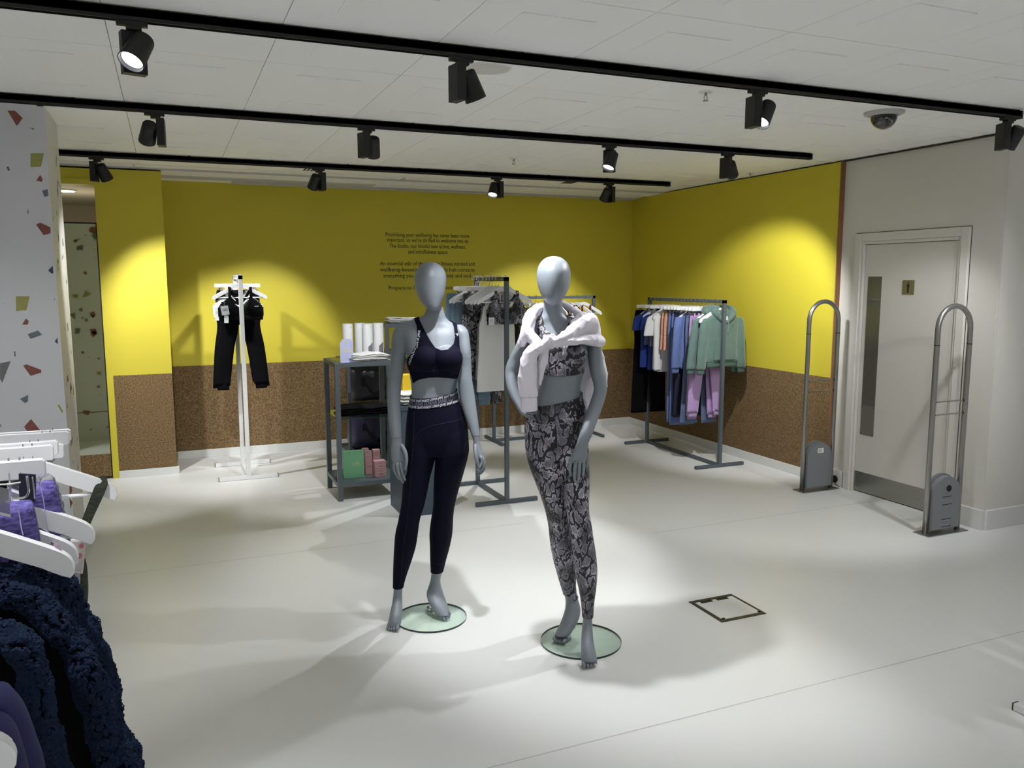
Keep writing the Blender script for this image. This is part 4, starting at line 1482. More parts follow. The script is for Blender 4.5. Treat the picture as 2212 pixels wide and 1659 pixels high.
for v in bm.verts:      # gathered elastic
    u, z = uz(v.co)
    v.co += (v.co - Vector((mq2.location.x, mq2.location.y, v.co.z))).normalized() * (.0016 * math.sin(u * 900 + math.sin(z * 200) * 2) + .0012 * math.sin(z * 420))
garment_obj('gathered_waistband', bm, SNAKE, lgo2)
bm = BM()
surf_line(bm, bvh_l2, [(1137, 908), (1150, 914), (1175, 918), (1205, 916), (1235, 911), (1262, 903)], H2, r=0.0018)
surf_line(bm, bvh_l2, [(1204, 930), (1206, 980), (1214, 1040), (1211, 1120), (1219, 1180), (1228, 1270)], H2, r=0.0012)
emit_mesh('seam', bm, mat('grey_seam', (0.26, 0.25, 0.28), 0.6), lgo2, world=True)
F2 = [(1158, 684), (1164, 700), (1160, 722), (1158, 745), (1160, 770), (1166, 812), (1200, 814), (1240, 812), (1262, 808), (1268, 790), (1268, 765), (1260, 748), (1245, 740), (1242, 715), (1244, 690), (1244, 668),
      (1232, 668), (1231, 690), (1228, 708), (1224, 718), (1207, 724), (1192, 722), (1180, 714), (1176, 700), (1172, 684)]
Bk2 = [(1158, 680), (1164, 700), (1150, 745), (1156, 800), (1180, 818), (1262, 812), (1270, 770), (1250, 745), (1244, 700), (1244, 668), (1230, 668), (1215, 715), (1190, 715), (1175, 680)]
bm = bra(M2, H2, mq2, F2, Bk2, SNAKE, d=.006)
bro2 = garment_obj('crop_top', bm, SNAKE, mq2)
# band seam
bvh_b2 = BVHTree.FromBMesh(bm) if False else None
bm = BM()
ring_line(bm, (943, 1250.5, 1278.3, -.121, .0243), H2)
emit_mesh('wrist_joint', bm, MATS['joint_line'], mq2, world=True)
bm = BM()

# sweatshirt tied round the shoulders
bm = BM()
body_loft(bm, [(684, 1165, 1262, .07, .035), (694, 1144, 1278, .065, .055), (706, 1132, 1288, .06, .072), (722, 1127, 1295, .065, .078), (745, 1122, 1300, .085, .066), (775, 1124, 1306, .115, .052), (805, 1132, 1311, .13, .045), (835, 1140, 1311, .135, .042),
               (862, 1150, 1303, .13, .036), (885, 1160, 1280, .125, .03), (897, 1166, 1268, .12, .015)], H2, n=40, power=2.4)
limb_px(bm, [(1214, 655, .075, 7, .022), (1228, 663, .06, 9, .026), (1243, 672, .035, 10, .03), (1258, 684, 0, 13, .035)], H2)
limb_px(bm, [(1186, 657, .09, 7, .022), (1168, 664, .06, 10, .03), (1152, 676, .02, 13, .04), (1142, 695, -.03, 15, .045), (1140, 715, -.07, 14, .04), (1150, 731, -.105, 12, .03), (1163, 740, -.13, 11, .026)], H2, n=14, k=3)
limb_px(bm, [(1147, 690, -.04, 10, .035), (1139, 708, -.07, 13, .035), (1134, 725, -.075, 13, .035), (1126, 742, -.06, 10, .03)], H2, n=14, k=3)
limb_px(bm, [(1278, 722, .01, 22, .06), (1268, 700, -.02, 26, .055), (1255, 700, -.06, 24, .045), (1237, 716, -.10, 16, .035), (1219, 727, -.135, 11, .03), (1202, 735, -.15, 9, .028), (1188, 741, -.15, 10, .026)], H2, n=16, k=3)
limb_px(bm, [(1290, 735, .0, 15, .05), (1272, 733, -.055, 13, .04), (1250, 736, -.105, 9, .03), (1225, 738, -.14, 7, .024), (1200, 744, -.15, 7, .022), (1186, 748, -.15, 8, .022)], H2, n=14, k=3)
limb_px(bm, [(1186, 729, -.165, 9, .030), (1176, 742, -.178, 12, .034), (1166, 753, -.17, 12, .032)], H2, n=16, k=3)
limb_px(bm, [(1168, 745, -.155, 12, .028), (1152, 757, -.165, 14, .030), (1142, 776, -.165, 17, .032), (1140, 805, -.16, 20, .030), (1141, 835, -.155, 21.5, .028), (1142, 850, -.15, 21.5, .027), (1142, 858, -.15, 19, .024)], H2, n=18, k=3, tips=(0,))
limb_px(bm, [(1172, 750, -.135, 12, .026), (1175, 772, -.13, 12, .020), (1171, 798, -.125, 9, .016), (1166, 832, -.12, 3, .010)], H2, n=12, k=3)
bm = remesh(bm, 0.0048, 3, 0.5)
bm.normal_update()
dis = []
for v in bm.verts:
    p = v.co
    w1 = noise.noise(Vector((p.x * 9, p.y * 9, p.z * 6))) * .006
    w2 = (1 - abs(noise.noise(Vector((p.x * 22 + p.z * 8, p.y * 22, p.z * 11 - p.x * 6))))) ** 5 * .0045
    dis.append(v.normal * (w1 + w2 - .003))
for v, d_ in zip(bm.verts, dis):
    v.co += d_
sw = emit_mesh('sweatshirt', bm, SWEAT, mq2, smooth=True, world=True)
bm = BM()
limb_px(bm, [(1142, 857, -.15, 18.5, .024), (1142.5, 872, -.148, 18.5, .023), (1143.5, 888, -.146, 18.5, .022)], H2, n=20, k=2, tips=())
bm = remesh(bm, .004, 2)
emit_mesh('cuff', bm, SWEAT, sw, smooth=True, world=True)

# glass discs
for (x, y, r, lb, sp) in ((1.135, 3.735, .177, 'round glass base plate under the left mannequin', (1.165, 3.83)), (1.70, 3.205, .188, 'round glass base plate under the right mannequin', (1.735, 3.375))):
    t = thing('glass_base', lb, 'stand', (x, y, 0), 0, 'round glass mannequin bases')
    bm = BM()
    n = 72
    T = [bm.verts.new((r * math.cos(2 * PI * k / n), r * math.sin(2 * PI * k / n), 0.010)) for k in range(n)]
    bm.faces.new(T)
    emit_mesh('glass_plate', bm, GLASS, t, recalc=False)
    bm = BM()
    cyl(bm, (0, 0, 0.0005), (0, 0, 0.0098), r, n=n, cap=False)
    emit_mesh('edge', bm, GEDGE, t)
    bm = BM()
    cyl(bm, (sp[0] - x, sp[1] - y, 0.010), (sp[0] - x, sp[1] - y, 0.016), 0.024, n=24)
    cyl(bm, (sp[0] - x, sp[1] - y, 0.016), (sp[0] - x, sp[1] - y, 0.030), 0.014, 0.008, n=20)
    cyl(bm, (sp[0] - x, sp[1] - y, 0.030), (sp[0] - x, sp[1] - y + .0, 0.105), 0.006, n=12)
    emit_mesh('calf_rod', bm, CHROME, t, smooth=False)

# ================================================================== hangers and garments
def shirt_hanger(name_label, grp, material=WHITEH, w=0.215):
    t = thing('hanger', name_label, 'hanger', (0, 0, 0), 0, grp)
    k = w / 0.215
    top = [(0, -.052), (.022, -.055), (.05, -.066), (.10, -.094), (.15, -.120), (.185, -.139), (.205, -.152), (.2145, -.166), (.2150, -.180), (.209, -.187)]
    bot = [(.198, -.182), (.175, -.166), (.13, -.143), (.08, -.113), (.035, -.090), (0, -.082)]
    half = [(x * k, z) for x, z in crv(top, 3) + crv(bot, 2)]
    poly = half + [(-x, z) for x, z in reversed(half[1:-1])]
    bm = BM()
    prism(bm, poly, 1, -0.0065, 0.0065)
    es = [e for e in bm.edges if abs(e.verts[0].co.y - e.verts[1].co.y) < 1e-6]
    bmesh.ops.bevel(bm, geom=es, offset=0.0016, segments=1, affect='EDGES')
    emit_mesh('hanger_body', bm, material, t)
    bm = BM()
    cyl(bm, (-.19 * k, 0, -.170), (.19 * k, 0, -.170), 0.0042, n=8)
    emit_mesh('crossbar', bm, material, t)
    bm = BM()
    P = [(0, 0, -.056), (0, 0, -.040)]
    P += [(0.0255 * math.cos(a), 0, 0.0255 * math.sin(a) - .0) for a in [R(q) for q in (-80, -50, -15, 20, 60, 95, 130, 165, 195)]]
    wire(bm, P, 0.0019, 6)
    emit_mesh('hook', bm, CHROME, t, smooth=True)
    return t


def clip_hanger(name_label, grp, w=0.18, h=0.031):
    t = thing('clip_hanger', name_label, 'hanger', (0, 0, 0), 0, grp)
    bm = BM()
    pr = [(-w, -.056 - h + .004), (-w + .004, -.056 - h), (w - .004, -.056 - h), (w, -.056 - h + .004), (w, -.060), (w - .004, -.056), (-w + .004, -.056), (-w, -.060)]
    prism(bm, pr, 1, -.0065, .0065)
    es = [e for e in bm.edges if abs(e.verts[0].co.y - e.verts[1].co.y) < 1e-6]
    bmesh.ops.bevel(bm, geom=es, offset=0.0014, segments=1, affect='EDGES')
    emit_mesh('hanger_body', bm, WHITEH, t)
    for sx in (-1, 1):
        x = sx * (w - .045)
        bm = BM()
        box(bm, x - .012, x + .012, -.011, -.008, -.125, -.090, bev=.001)
        box(bm, x - .012, x + .012, .008, .011, -.125, -.090, bev=.001)
        wire(bm, [(x - .008, -.009, -.088), (x - .008, 0, -.052), (x - .008, .009, -.088)], .0014, 5)
        wire(bm, [(x + .008, -.009, -.088), (x + .008, 0, -.052), (x + .008, .009, -.088)], .0014, 5)
        emit_mesh('clip', bm, CHROME, t)
    bm = BM()
    P = [(0, 0, -.058), (0, 0, -.040)] + [(0.0255 * math.cos(a), 0, 0.0255 * math.sin(a)) for a in [R(q) for q in (-80, -50, -15, 20, 60, 95, 130, 165, 195)]]
    wire(bm, P, 0.0019, 6)
    emit_mesh('hook', bm, CHROME, t, smooth=True)
    return t


def place(tmpl, loc, rz=0, label=None, first=False):
    o = tmpl if first else copy_tree(tmpl)
    o.location = loc
    o.rotation_euler = (0, 0, rz)
    if label:
        o['label'] = label
    return o


def tubeL(bm, st, n=20, k=3, seed=0, rip=.006, kx=26, mi=0, power=2.0, cap=True):
    """hanging cloth tube: stations (z, x_centre, half_w, half_d, y_centre), with vertical folds"""
    rings = []
    for (z, xc, hw, hd, yc) in crv(st, k):
        ring = []
        for q in range(n):
            t = 2 * PI * q / n
            c, s_ = math.cos(t), math.sin(t)
            c = math.copysign(abs(c) ** (2 / power), c)
            s_ = math.copysign(abs(s_) ** (2 / power), s_)
            x = xc + c * max(hw, .001)
            f = rip * noise.noise(Vector((x * kx, seed * 3.7 + (1 if s_ > 0 else 0) * .3, z * 3 + seed)))
            f2 = rip * .5 * noise.noise(Vector((x * 12, seed * 1.3, z * 14)))
            ring.append(Vector((x, yc + s_ * max(hd, .001) + f + f2, z)))
        rings.append(ring)
    rings_to_mesh(bm, rings, mi, cap)


def g_pants(lb, grp, m, zt=-.115, L=1.0, w=.17, lw=.085, hem_w=None, spread=.02, seed=0, cuff=None, d=.016, band=True, name='trousers', cat='trousers', knee=None):
    t = thing(name, lb, cat, (0, 0, 0), 0, grp)
    hw = hem_w or lw
    bm = BM()
    crotch = zt - .27
    tubeL(bm, [(zt, 0, w * .92, d * .6, 0), (zt - .05, 0, w, d, 0), (zt - .17, 0, w * 1.02, d, 0), (crotch, 0, w, d, 0), (crotch - .02, 0, w * .9, d * .7, 0)], n=28, seed=seed, power=2.8)
    for sx in (-1, 1):
        x0 = sx * (w - lw)
        x1 = sx * (w - hw + spread)
        tubeL(bm, [(crotch + .10, x0, lw, d * .9, 0), (crotch - .05, x0, lw * .98, d, .0), (zt - L * .6, (x0 + x1) / 2, (lw + hw) / 2, d, 0), (zt - L + .02, x1, hw, d, 0), (zt - L, x1, hw, d * .9, 0)], n=20, seed=seed + sx, power=2.4)
    emit_mesh('cloth', bm, m, t, smooth=True)
    if cuff:
        for sx in (-1, 1):
            bm = BM()
            x1 = sx * (w - hw + spread)
            tubeL(bm, [(zt - L + .005, x1, hw * .82, d * .9, 0), (zt - L - .045, x1, hw * .76, d * .8, 0)], n=18, seed=seed, rip=.001)
            emit_mesh('cuff', bm, cuff, t, smooth=True)
    if band:
        bm = BM()
        tubeL(bm, [(zt + .006, 0, w * .925, d * .8, 0), (zt - .032, 0, w * .975, d * 1.12, 0)], n=28, seed=seed, rip=.003, power=2.8)
        emit_mesh('waistband', bm, m, t, smooth=True)
    return t


def g_top(lb, grp, m, L=.55, w=.20, sl=.2, sw=.06, seed=0, hood=False, cuff=None, d=.022, name='top', cat='top', flare=0, cuffm=None, neck=.07, z0=-.075, splay=.05):
    t = thing(name, lb, cat, (0, 0, 0), 0, grp)
    bm = BM()
    tubeL(bm, [(z0, 0, neck, .020, 0), (z0 - .022, 0, neck + .035, d, 0), (z0 - .050, 0, w * .78, d, 0), (z0 - .080, 0, w * .97, d * 1.1, 0), (z0 - .14, 0, w * .96, d * 1.2, 0), (z0 - L * .5, 0, w * .93, d * 1.25, 0), (z0 - L + .03, 0, w * .97 + flare, d * 1.2, 0), (z0 - L, 0, w * .95 + flare, d * 1.0, 0)], n=32, seed=seed, power=2.6)
    emit_mesh('cloth', bm, m, t, smooth=True)
    if sl > 0:
        for sx in (-1, 1):
            bm = BM()
            tubeL(bm, [(z0 - .070, sx * (w * .90), .030, .018, 0), (z0 - .10, sx * (w + .002), sw * .9, .024, 0), (z0 - .10 - sl * .5, sx * (w + splay * .6), sw * .92, .026, 0), (z0 - .10 - sl + .01, sx * (w + splay), sw * .82, .024, 0), (z0 - .10 - sl, sx * (w + splay), sw * .78, .021, 0)], n=18, seed=seed + sx)
            so = emit_mesh('sleeve', bm, m, t, smooth=True)
            if cuff:
                bm = BM()
                tubeL(bm, [(z0 - .10 - sl + .004, sx * (w + splay), sw * .74, .019, 0), (z0 - .10 - sl - .05, sx * (w + splay), sw * .66, .016, 0)], n=16, seed=seed, rip=.001)
                emit_mesh('cuff', bm, cuffm or m, so, smooth=True)
    if cuff:
        bm = BM()
        tubeL(bm, [(z0 - L + .004, 0, w * .93, d * 1.02, 0), (z0 - L - .05, 0, w * .89, d * .95, 0)], n=30, seed=seed, rip=.0015, power=2.6)
        emit_mesh('hem_band', bm, cuffm or m, t, smooth=True)
    if hood:
        bm = BM()
        for sx in (-1, 1):
            tubeL(bm, [(z0 + .040, sx * .055, .020, .035, .02), (z0 + .025, sx * .082, .030, .045, .015), (z0 - .015, sx * .100, .038, .044, .0), (z0 - .055, sx * .078, .034, .036, -.016), (z0 - .095, sx * .035, .026, .026, -.026), (z0 - .118, sx * .010, .012, .012, -.028)], n=16, seed=seed + sx, rip=.004)
        tubeL(bm, [(z0 + .045, 0, .06, .02, .032), (z0 + .02, 0, .09, .035, .035), (z0 - .06, 0, .10, .03, .035), (z0 - .12, 0, .07, .02, .03)], n=18, seed=seed)
        emit_mesh('hood', bm, m, t, smooth=True)
    return t


def strap(bm, pts, wd, th, k=4):
    """flat ribbon along pts in the local xz plane"""
    P = crv(pts, k)
    rings = []
    for i, p in enumerate(P):
        c = Vector(p)
        d = (Vector(P[min(i + 1, len(P) - 1)]) - Vector(P[max(i - 1, 0)])).normalized()
        u = d.cross(Vector((0, 1, 0)))
        u = u.normalized() if u.length > .01 else Vector((1, 0, 0))
        v = u.cross(d).normalized()
        rings.append([c + u * wd + v * th, c - u * wd + v * th, c - u * wd - v * th, c + u * wd - v * th])
    rings_to_mesh(bm, rings)


def g_bra(lb, grp, m, w=.145, seed=0, L=.20, y=0, strapx=.085, back=None, name='sports_bra'):
    t = thing(name, lb, 'sports bra', (0, 0, 0), 0, grp)
    bm = BM()
    zb = -.105 - L
    # cups: outline in the xz plane, puffed out
    prof = [(-w, zb + .035), (-w * 1.02, zb + .085), (-w * .86, zb + .135), (-strapx - .014, zb + .178), (-strapx + .016, zb + .178), (-.045, zb + .12), (0, zb + .095), (.045, zb + .12), (strapx - .016, zb + .178), (strapx + .014, zb + .178), (w * .86, zb + .135), (w * 1.02, zb + .085), (w, zb + .035), (w * .95, zb), (0, zb - .012), (-w * .95, zb)]
    nx, nz = 40, 26
    zt = zb + .18
    grid = {}
    for side, sy in ((0, -1), (1, 1)):
        for i in range(nx + 1):
            for j in range(nz + 1):
                x = -w * 1.05 + 2.1 * w * i / nx
                z = zb - .015 + (zt - zb + .015) * j / nz
                sd = sd_poly((x, z), prof)
                if sd > -.004:
                    bulge = .012 * min(1, max(0, sd) / .02) + (.016 * math.exp(-((abs(x) - w * .5) / .05) ** 2 - ((z - zb - .085) / .045) ** 2) if sy < 0 else 0)
                    if z < zb + .03:
                        bulge *= .7
                    grid[(side, i, j)] = bm.verts.new((x, y + sy * (.002 + bulge) + .003 * noise.noise(Vector((x * 20, z * 20, seed))), z))
        for i in range(nx):
            for j in range(nz):
                ks = [(side, i, j), (side, i + 1, j), (side, i + 1, j + 1), (side, i, j + 1)]
                if all(k in grid for k in ks):
                    bm.faces.new([grid[k] for k in ks])
    emit_mesh('cloth', bm, m, t, smooth=True, recalc=True)
    for sx in (-1, 1):
        bm = BM()
        strap(bm, [(sx * strapx, y - .006, zb + .17), (sx * strapx, y - .010, zb + .19), (sx * (strapx - .002), y - .011, -.100), (sx * strapx, y, -.086), (sx * (strapx - .004), y + .011, -.100), (sx * .055, y + .010, -.15), (sx * .01, y + .010, zb + .14)], .0115, .0012)
        emit_mesh('strap', bm, m, t)
    bm = BM()
    tubeL(bm, [(zb + .030, 0, w * .985, .012, y), (zb - .012, 0, w * .96, .012, y)], n=28, seed=seed, rip=.001, power=2.6)
    emit_mesh('underband', bm, m, t, smooth=True)
    return t


def g_tank(lb, grp, m, L=.62, w=.16, seed=0):
    t = thing('tank_top', lb, 'top', (0, 0, 0), 0, grp)
    bm = BM()
    tubeL(bm, [(-.20, 0, w * .72, .012, 0), (-.23, 0, w * .78, .018, 0), (-.29, 0, w * .86, .022, 0), (-.36, 0, w, .024, 0), (-.36 - (L - .3) * .5, 0, w * 1.06, .026, 0), (-.10 - L, 0, w * 1.16, .026, 0)], n=32, seed=seed, power=2.6, rip=.01)
    emit_mesh('cloth', bm, m, t, smooth=True)
    for sx in (-1, 1):
        bm = BM()
        strap(bm, [(sx * .092, -.012, -.23), (sx * .084, -.013, -.16), (sx * .078, -.012, -.095), (sx * .078, 0, -.080), (sx * .078, .012, -.10), (sx * .06, .012, -.18), (sx * .05, .012, -.23)], .016, .002)
        emit_mesh('strap', bm, m, t)
    return t


def tag_card(parent, x, y, z, w=.03, h=.05, m=PAPER, lines=True, rz=0):
    bm = BM()
    Mx = Matrix.Translation((x, y, z)) @ Matrix.Rotation(rz, 4, 'Y')
    box(bm, -w / 2, w / 2, -.0006, .0006, -h, 0, M=Mx)
    o = emit_mesh('swing_tag', bm, m, parent)
    bm = BM()
    wire(bm, [(x, y, z - .004), (x + .004, y + .004, z + .03), (x + .002, y + .008, z + .06)], .0006, 4)
    emit_mesh('tag_cord', bm, PAPERG, o)
    if lines:
        bm = BM()
        for k in range(3):
            box(bm, -w * .32, w * .32, -.0011, -.0007, -h * .35 - k * .007, -h * .35 - k * .007 + .002, M=Mx)
        emit_mesh('tag_print', bm, PAPERG if m is PAPER else INK, o)
    return o


# ---------------------------------------------------------------- rails
def rail(lb, m, a, b_, z, foot, foot_half, grp, th=.030, ends=None, base_dir='x', pins=0):
    """clothes rail from post a to post b (world xy), square tube"""
    c = ((a[0] + b_[0]) / 2, (a[1] + b_[1]) / 2)
    t = thing('clothes_rail', lb, 'clothes rail', (c[0], c[1], 0), 0, grp)
    h = th / 2
    loc = [(p[0] - c[0], p[1] - c[1]) for p in (a, b_)]
    for p in loc:
        box_obj('post', p[0] - h, p[0] + h, p[1] - h, p[1] + h, th, z, m, t, bev=.0015)
        fx, fy = (foot_half, h) if base_dir == 'x' else (h, foot_half)
        fo = box_obj('foot', p[0] - fx, p[0] + fx, p[1] - fy, p[1] + fy, 0.002, th, m, t, bev=.0015)
        if ends:
            for s_ in (-1, 1):
                ex, ey = (foot_half, 0) if base_dir == 'x' else (0, foot_half)
                bx, by = (.0025, h + .0005) if base_dir == 'x' else (h + .0005, .0025)
                box_obj('end_plug', p[0] + s_ * ex - bx, p[0] + s_ * ex + bx, p[1] + s_ * ey - by, p[1] + s_ * ey + by, 0.0015, th + .0005, ends, fo)
    (x0, y0), (x1, y1) = loc
    X0, X1, Y0, Y1 = min(x0, x1), max(x0, x1), min(y0, y1), max(y0, y1)
    if X1 - X0 < .01:
        box_obj('top_bar', X0 - h, X1 + h, Y0 - h, Y1 + h, z - th, z + .0005, m, t, bev=.0015)
        box_obj('base_bar', X0 - h, X1 + h, Y0 + h, Y1 - h, 0.002, th, m, t, bev=.0015)
    else:
        box_obj('top_bar', X0 - h, X1 + h, Y0 - h, Y1 + h, z - th, z + .0005, m, t, bev=.0015)
        box_obj('base_bar', X0 + h, X1 - h, Y0 - h, Y1 + h, 0.002, th, m, t, bev=.0015)
    return t


rail('white square-tube clothes stand with two feet in front of the cork wall', WHITEM, (.56, 7.09), (.56, 7.68), 1.72, None, .24, 'free-standing clothes rails', th=.034, ends=BLACK)
rail('slate grey clothes rail between the two mannequins', SLATE, (2.29, 5.53), (2.29, 6.16), 1.70, None, .25, 'free-standing clothes rails')
rail('slate grey clothes rail along the back wall behind the right mannequin', SLATE, (3.07, 7.76), (4.23, 7.76), 1.51, None, .25, 'free-standing clothes rails', base_dir='y')
rail('long slate grey clothes rail by the right yellow wall, holding velour hoodies', SLATE, (4.51, 5.88), (4.51, 7.09), 1.50, None, .26, 'free-standing clothes rails')
rail('white stand foot with black end plug at the lower right picture edge', WHITEM, (2.99, 1.74), (3.9, 1.74), 1.5, None, .26, 'free-standing clothes rails', ends=BLACK, base_dir='y')

SH = shirt_hanger('white hanger', 'white shirt hangers')
SH.location = (0, 0, -50)
CH = clip_hanger('white clip hanger', 'white clip hangers')
CH.location = (0, 0, -50)
ST = [SH, CH]
keep_tmpl = [SH, CH]


def hang_shirt(x, y, z, rz, lb, grp='white shirt hangers'):
    o = copy_tree(SH)
    o.location = (x, y, z)
    o.rotation_euler = (0, 0, rz)
    o['label'] = lb
    o['group'] = grp
    return o


def hang_clip(x, y, z, rz, lb, grp='white clip hangers'):
    o = copy_tree(CH)
    o.location = (x, y, z)
    o.rotation_euler = (0, 0, rz)
    o['label'] = lb
    o['group'] = grp
    return o


def at(o, x, y, z, rz=0):
    o.location = (x, y, z)
    o.rotation_euler = (0, 0, rz)
    return o


# ---------------------------------------------------------------- white stand
zr = 1.705
LA = 'on the white stand'
hang_shirt(.56, 7.155, zr, R(2), 'front white hanger holding the black bra ' + LA)
b = at(g_bra('black sports bra with crossed straps, frontmost ' + LA, 'clothes on the white stand', BLKF, w=.182, seed=1, L=.24), .56, 7.150, zr, R(2))
tag_card(b, -.135, -.035, -.235, .060, .075, PAPERG, rz=R(-8))
tag_card(b, -.120, -.028, -.315, .034, .062, PAPER, rz=R(2))
bm = BM()
for k in range(3):
    cx_ = .112 + k * .011
    for q in range(10):
        a0, a1 = 2 * PI * q / 10, 2 * PI * (q + 1) / 10
        pts = [(cx_ + r_ * .0052 * math.cos(a) + r_ * .001 * math.sin(a), -.031, -.242 + r_ * .0052 * math.sin(a)) for r_, a in ((1, a0), (1, a1), (.62, a1), (.62, a0))]
        bm.faces.new([bm.verts.new(p) for p in pts])
emit_mesh('ring_logo', bm, PAPER, b, recalc=False)
hang_shirt(.56, 7.215, zr, R(-2), 'white hanger behind the black bra, holding a white bra ' + LA)
b = at(g_bra('white sports bra showing at the edges behind the black one ' + LA, 'clothes on the white stand', WHTF, w=.200, seed=4, L=.225), .545, 7.235, zr, R(-2))
tag_card(b, -.165, -.02, -.25, .045, .11, PAPER)
for k, (y, dz) in enumerate(((7.33, 0), (7.43, 0))):
    hang_clip(.56, y, zr, R(3 - 4 * k), ('nearer' if k == 0 else 'farther') + ' white clip hanger with black trousers ' + LA)
p = at(g_pants('black joggers with ribbed cuffs, nearest trousers ' + LA, 'clothes on the white stand', BLKF, L=.80, w=.165, lw=.078, hem_w=.062, spread=.055, seed=3, cuff=BLKF), .56, 7.33, zr, R(3))
p = at(g_pants('black leggings with white rings at the hem, hanging behind the joggers ' + LA, 'clothes on the white stand', BLKF, L=.83, w=.18, lw=.07, hem_w=.055, spread=.055, seed=9, ), .56, 7.43, zr, R(-1))
bm = BM()
for k in range(3):
    cz_ = -.875 + k * .017
    for q in range(10):
        a0, a1 = 2 * PI * q / 10, 2 * PI * (q + 1) / 10
        pts = [(.195 + r_ * .006 * math.cos(a), -.024, cz_ + r_ * .008 * math.sin(a)) for r_, a in ((1, a0), (1, a1), (.66, a1), (.66, a0))]
        bm.faces.new([bm.verts.new(q_) for q_ in pts])
emit_mesh('ring_logo', bm, PAPER, p, recalc=False)
hang_clip(.56, 7.53, zr, R(-2), 'farthest white clip hanger on the white stand by the cork wall')
at(g_pants('plain black trousers farthest back ' + LA, 'clothes on the white stand', BLKF, L=.80, w=.175, lw=.075, hem_w=.06, spread=.045, seed=13), .56, 7.53, zr, R(-2))
bm = BM()
box(bm, -.0175, .0175, -.012, .012, -.030, -.004)
o = None

# ---------------------------------------------------------------- rail between the mannequins
zr = 1.685
LB = 'on the rail between the mannequins'
hang_shirt(2.30, 5.585, zr, R(-4), 'front white hanger with the snake print bra ' + LB)
b = at(g_bra('snake print sports bra, frontmost ' + LB, 'clothes on the middle rail', SNAKE, w=.155, seed=2, L=.215), 2.31, 5.580, zr, R(-4))
tag_card(b, -.125, -.03, -.28, .045, .055, PAPER)
tag_card(b, -.150, -.02, -.25, .012, .085, BLKF, lines=False)
for k, (y, dx, rz) in enumerate(((5.64, -.035, 9), (5.69, -.045, 7), (5.74, -.06, 6), (5.80, -.055, 10), (5.92, -.13, -4), (5.97, -.15, -3))):
    hang_shirt(2.29 + dx * .5, y, zr, R(rz), ('second', 'third', 'fourth', 'fifth', 'sixth', 'rearmost')[k] + ' white shirt hanger from the front ' + LB)
at(g_tank('white flared tank top ' + LB, 'clothes on the middle rail', WHTF, L=.74, w=.150, seed=5), 2.275, 5.68, zr, R(6))
at(g_tank('grey tank top hidden behind the white one ' + LB, 'clothes on the middle rail', GRYF, L=.66, w=.150, seed=8), 2.29, 5.745, zr, R(4))
for k, y in enumerate((5.855, 5.90, 6.02, 6.06, 6.10)):
    hang_clip(2.28 - .006 * k, y, zr, R(-3 + k), ('nearest', 'second nearest', 'middle', 'second farthest', 'farthest')[k] + ' white clip hanger ' + LB)
at(g_pants('long snake print leggings ' + LB, 'clothes on the middle rail', SNAKE, L=.84, w=.155, lw=.070, hem_w=.045, spread=.01, seed=6), 2.215, 5.855, zr, R(0))
at(g_pants('black leggings behind the snake print pair ' + LB, 'clothes on the middle rail', BLKF, L=.84, w=.155, lw=.070, hem_w=.045, spread=.01, seed=16), 2.235, 5.90, zr, R(0))
at(g_pants('pale teal joggers nearest the grey leggings ' + LB, 'clothes on the middle rail', TEALF, L=.84, w=.16, lw=.08, hem_w=.060, spread=-.03, seed=7, cuff=TEALF), 2.23, 6.02, zr, R(2))
at(g_pants('pale teal trousers in the middle of the teal pairs ' + LB, 'clothes on the middle rail', TEALF, L=.84, w=.16, lw=.08, hem_w=.055, spread=-.02, seed=17), 2.20, 6.06, zr, R(3))
at(g_pants('pale teal trousers farthest back ' + LB, 'clothes on the middle rail', TEALF, L=.82, w=.165, lw=.08, hem_w=.055, spread=-.02, seed=27), 2.17, 6.10, zr, R(4))

# ---------------------------------------------------------------- rail along the back wall
zr = 1.495
LC = 'on the back wall rail'
rc = random.Random(5)
ORD = ('first', 'second', 'third', 'fourth', 'fifth', 'sixth', 'seventh', 'eighth', 'ninth', 'tenth', 'eleventh', 'twelfth', 'thirteenth', 'fourteenth')
xs_ = [3.14 + k * .081 for k in range(13)]
for k, x in enumerate(xs_):
    rz = R(90 + rc.uniform(-10, 6)) if k < 10 else R((-82, -70, -56)[k - 10])
    if k in (0, 1, 2, 3, 4, 6):
        hang_clip(x, 7.76, zr, rz, ORD[k] + ' hanger from the left, a white clip hanger, ' + LC)
        at(g_pants(ORD[k] + ' garment from the left, patterned olive leggings, ' + LC, 'clothes on the back rail', CAMO, L=.70, w=.15, lw=.065, hem_w=.05, spread=0, seed=30 + k), x, 7.76, zr, rz)
    elif k in (5, 7, 8):
        hang_shirt(x, 7.76, zr, rz, ORD[k] + ' hanger from the left, a white shirt hanger, ' + LC)
        at(g_top(ORD[k] + ' garment from the left, patterned olive vest, ' + LC, 'clothes on the back rail', CAMO if k != 8 else BLKF, L=.42, w=.15, sl=0, seed=40 + k, neck=.06), x, 7.76, zr, rz)
    else:
        hang_shirt(x, 7.76, zr, rz, ORD[k] + ' hanger from the left, a white shirt hanger, ' + LC)
        at(g_bra(ORD[k] + ' garment from the left, strappy maroon sports bra, ' + LC, 'clothes on the back rail', MARO, w=.11, L=.27, seed=50 + k, name='sports_bra'), x, 7.76, zr, rz)

# ---------------------------------------------------------------- long rail at the right
zr = 1.485
LD = 'on the right rail'
XR = 4.51
items = []


def add_clip(y, rz, lb):
    hang_clip(XR, y, zr, R(rz), 'white clip hanger holding the ' + lb)


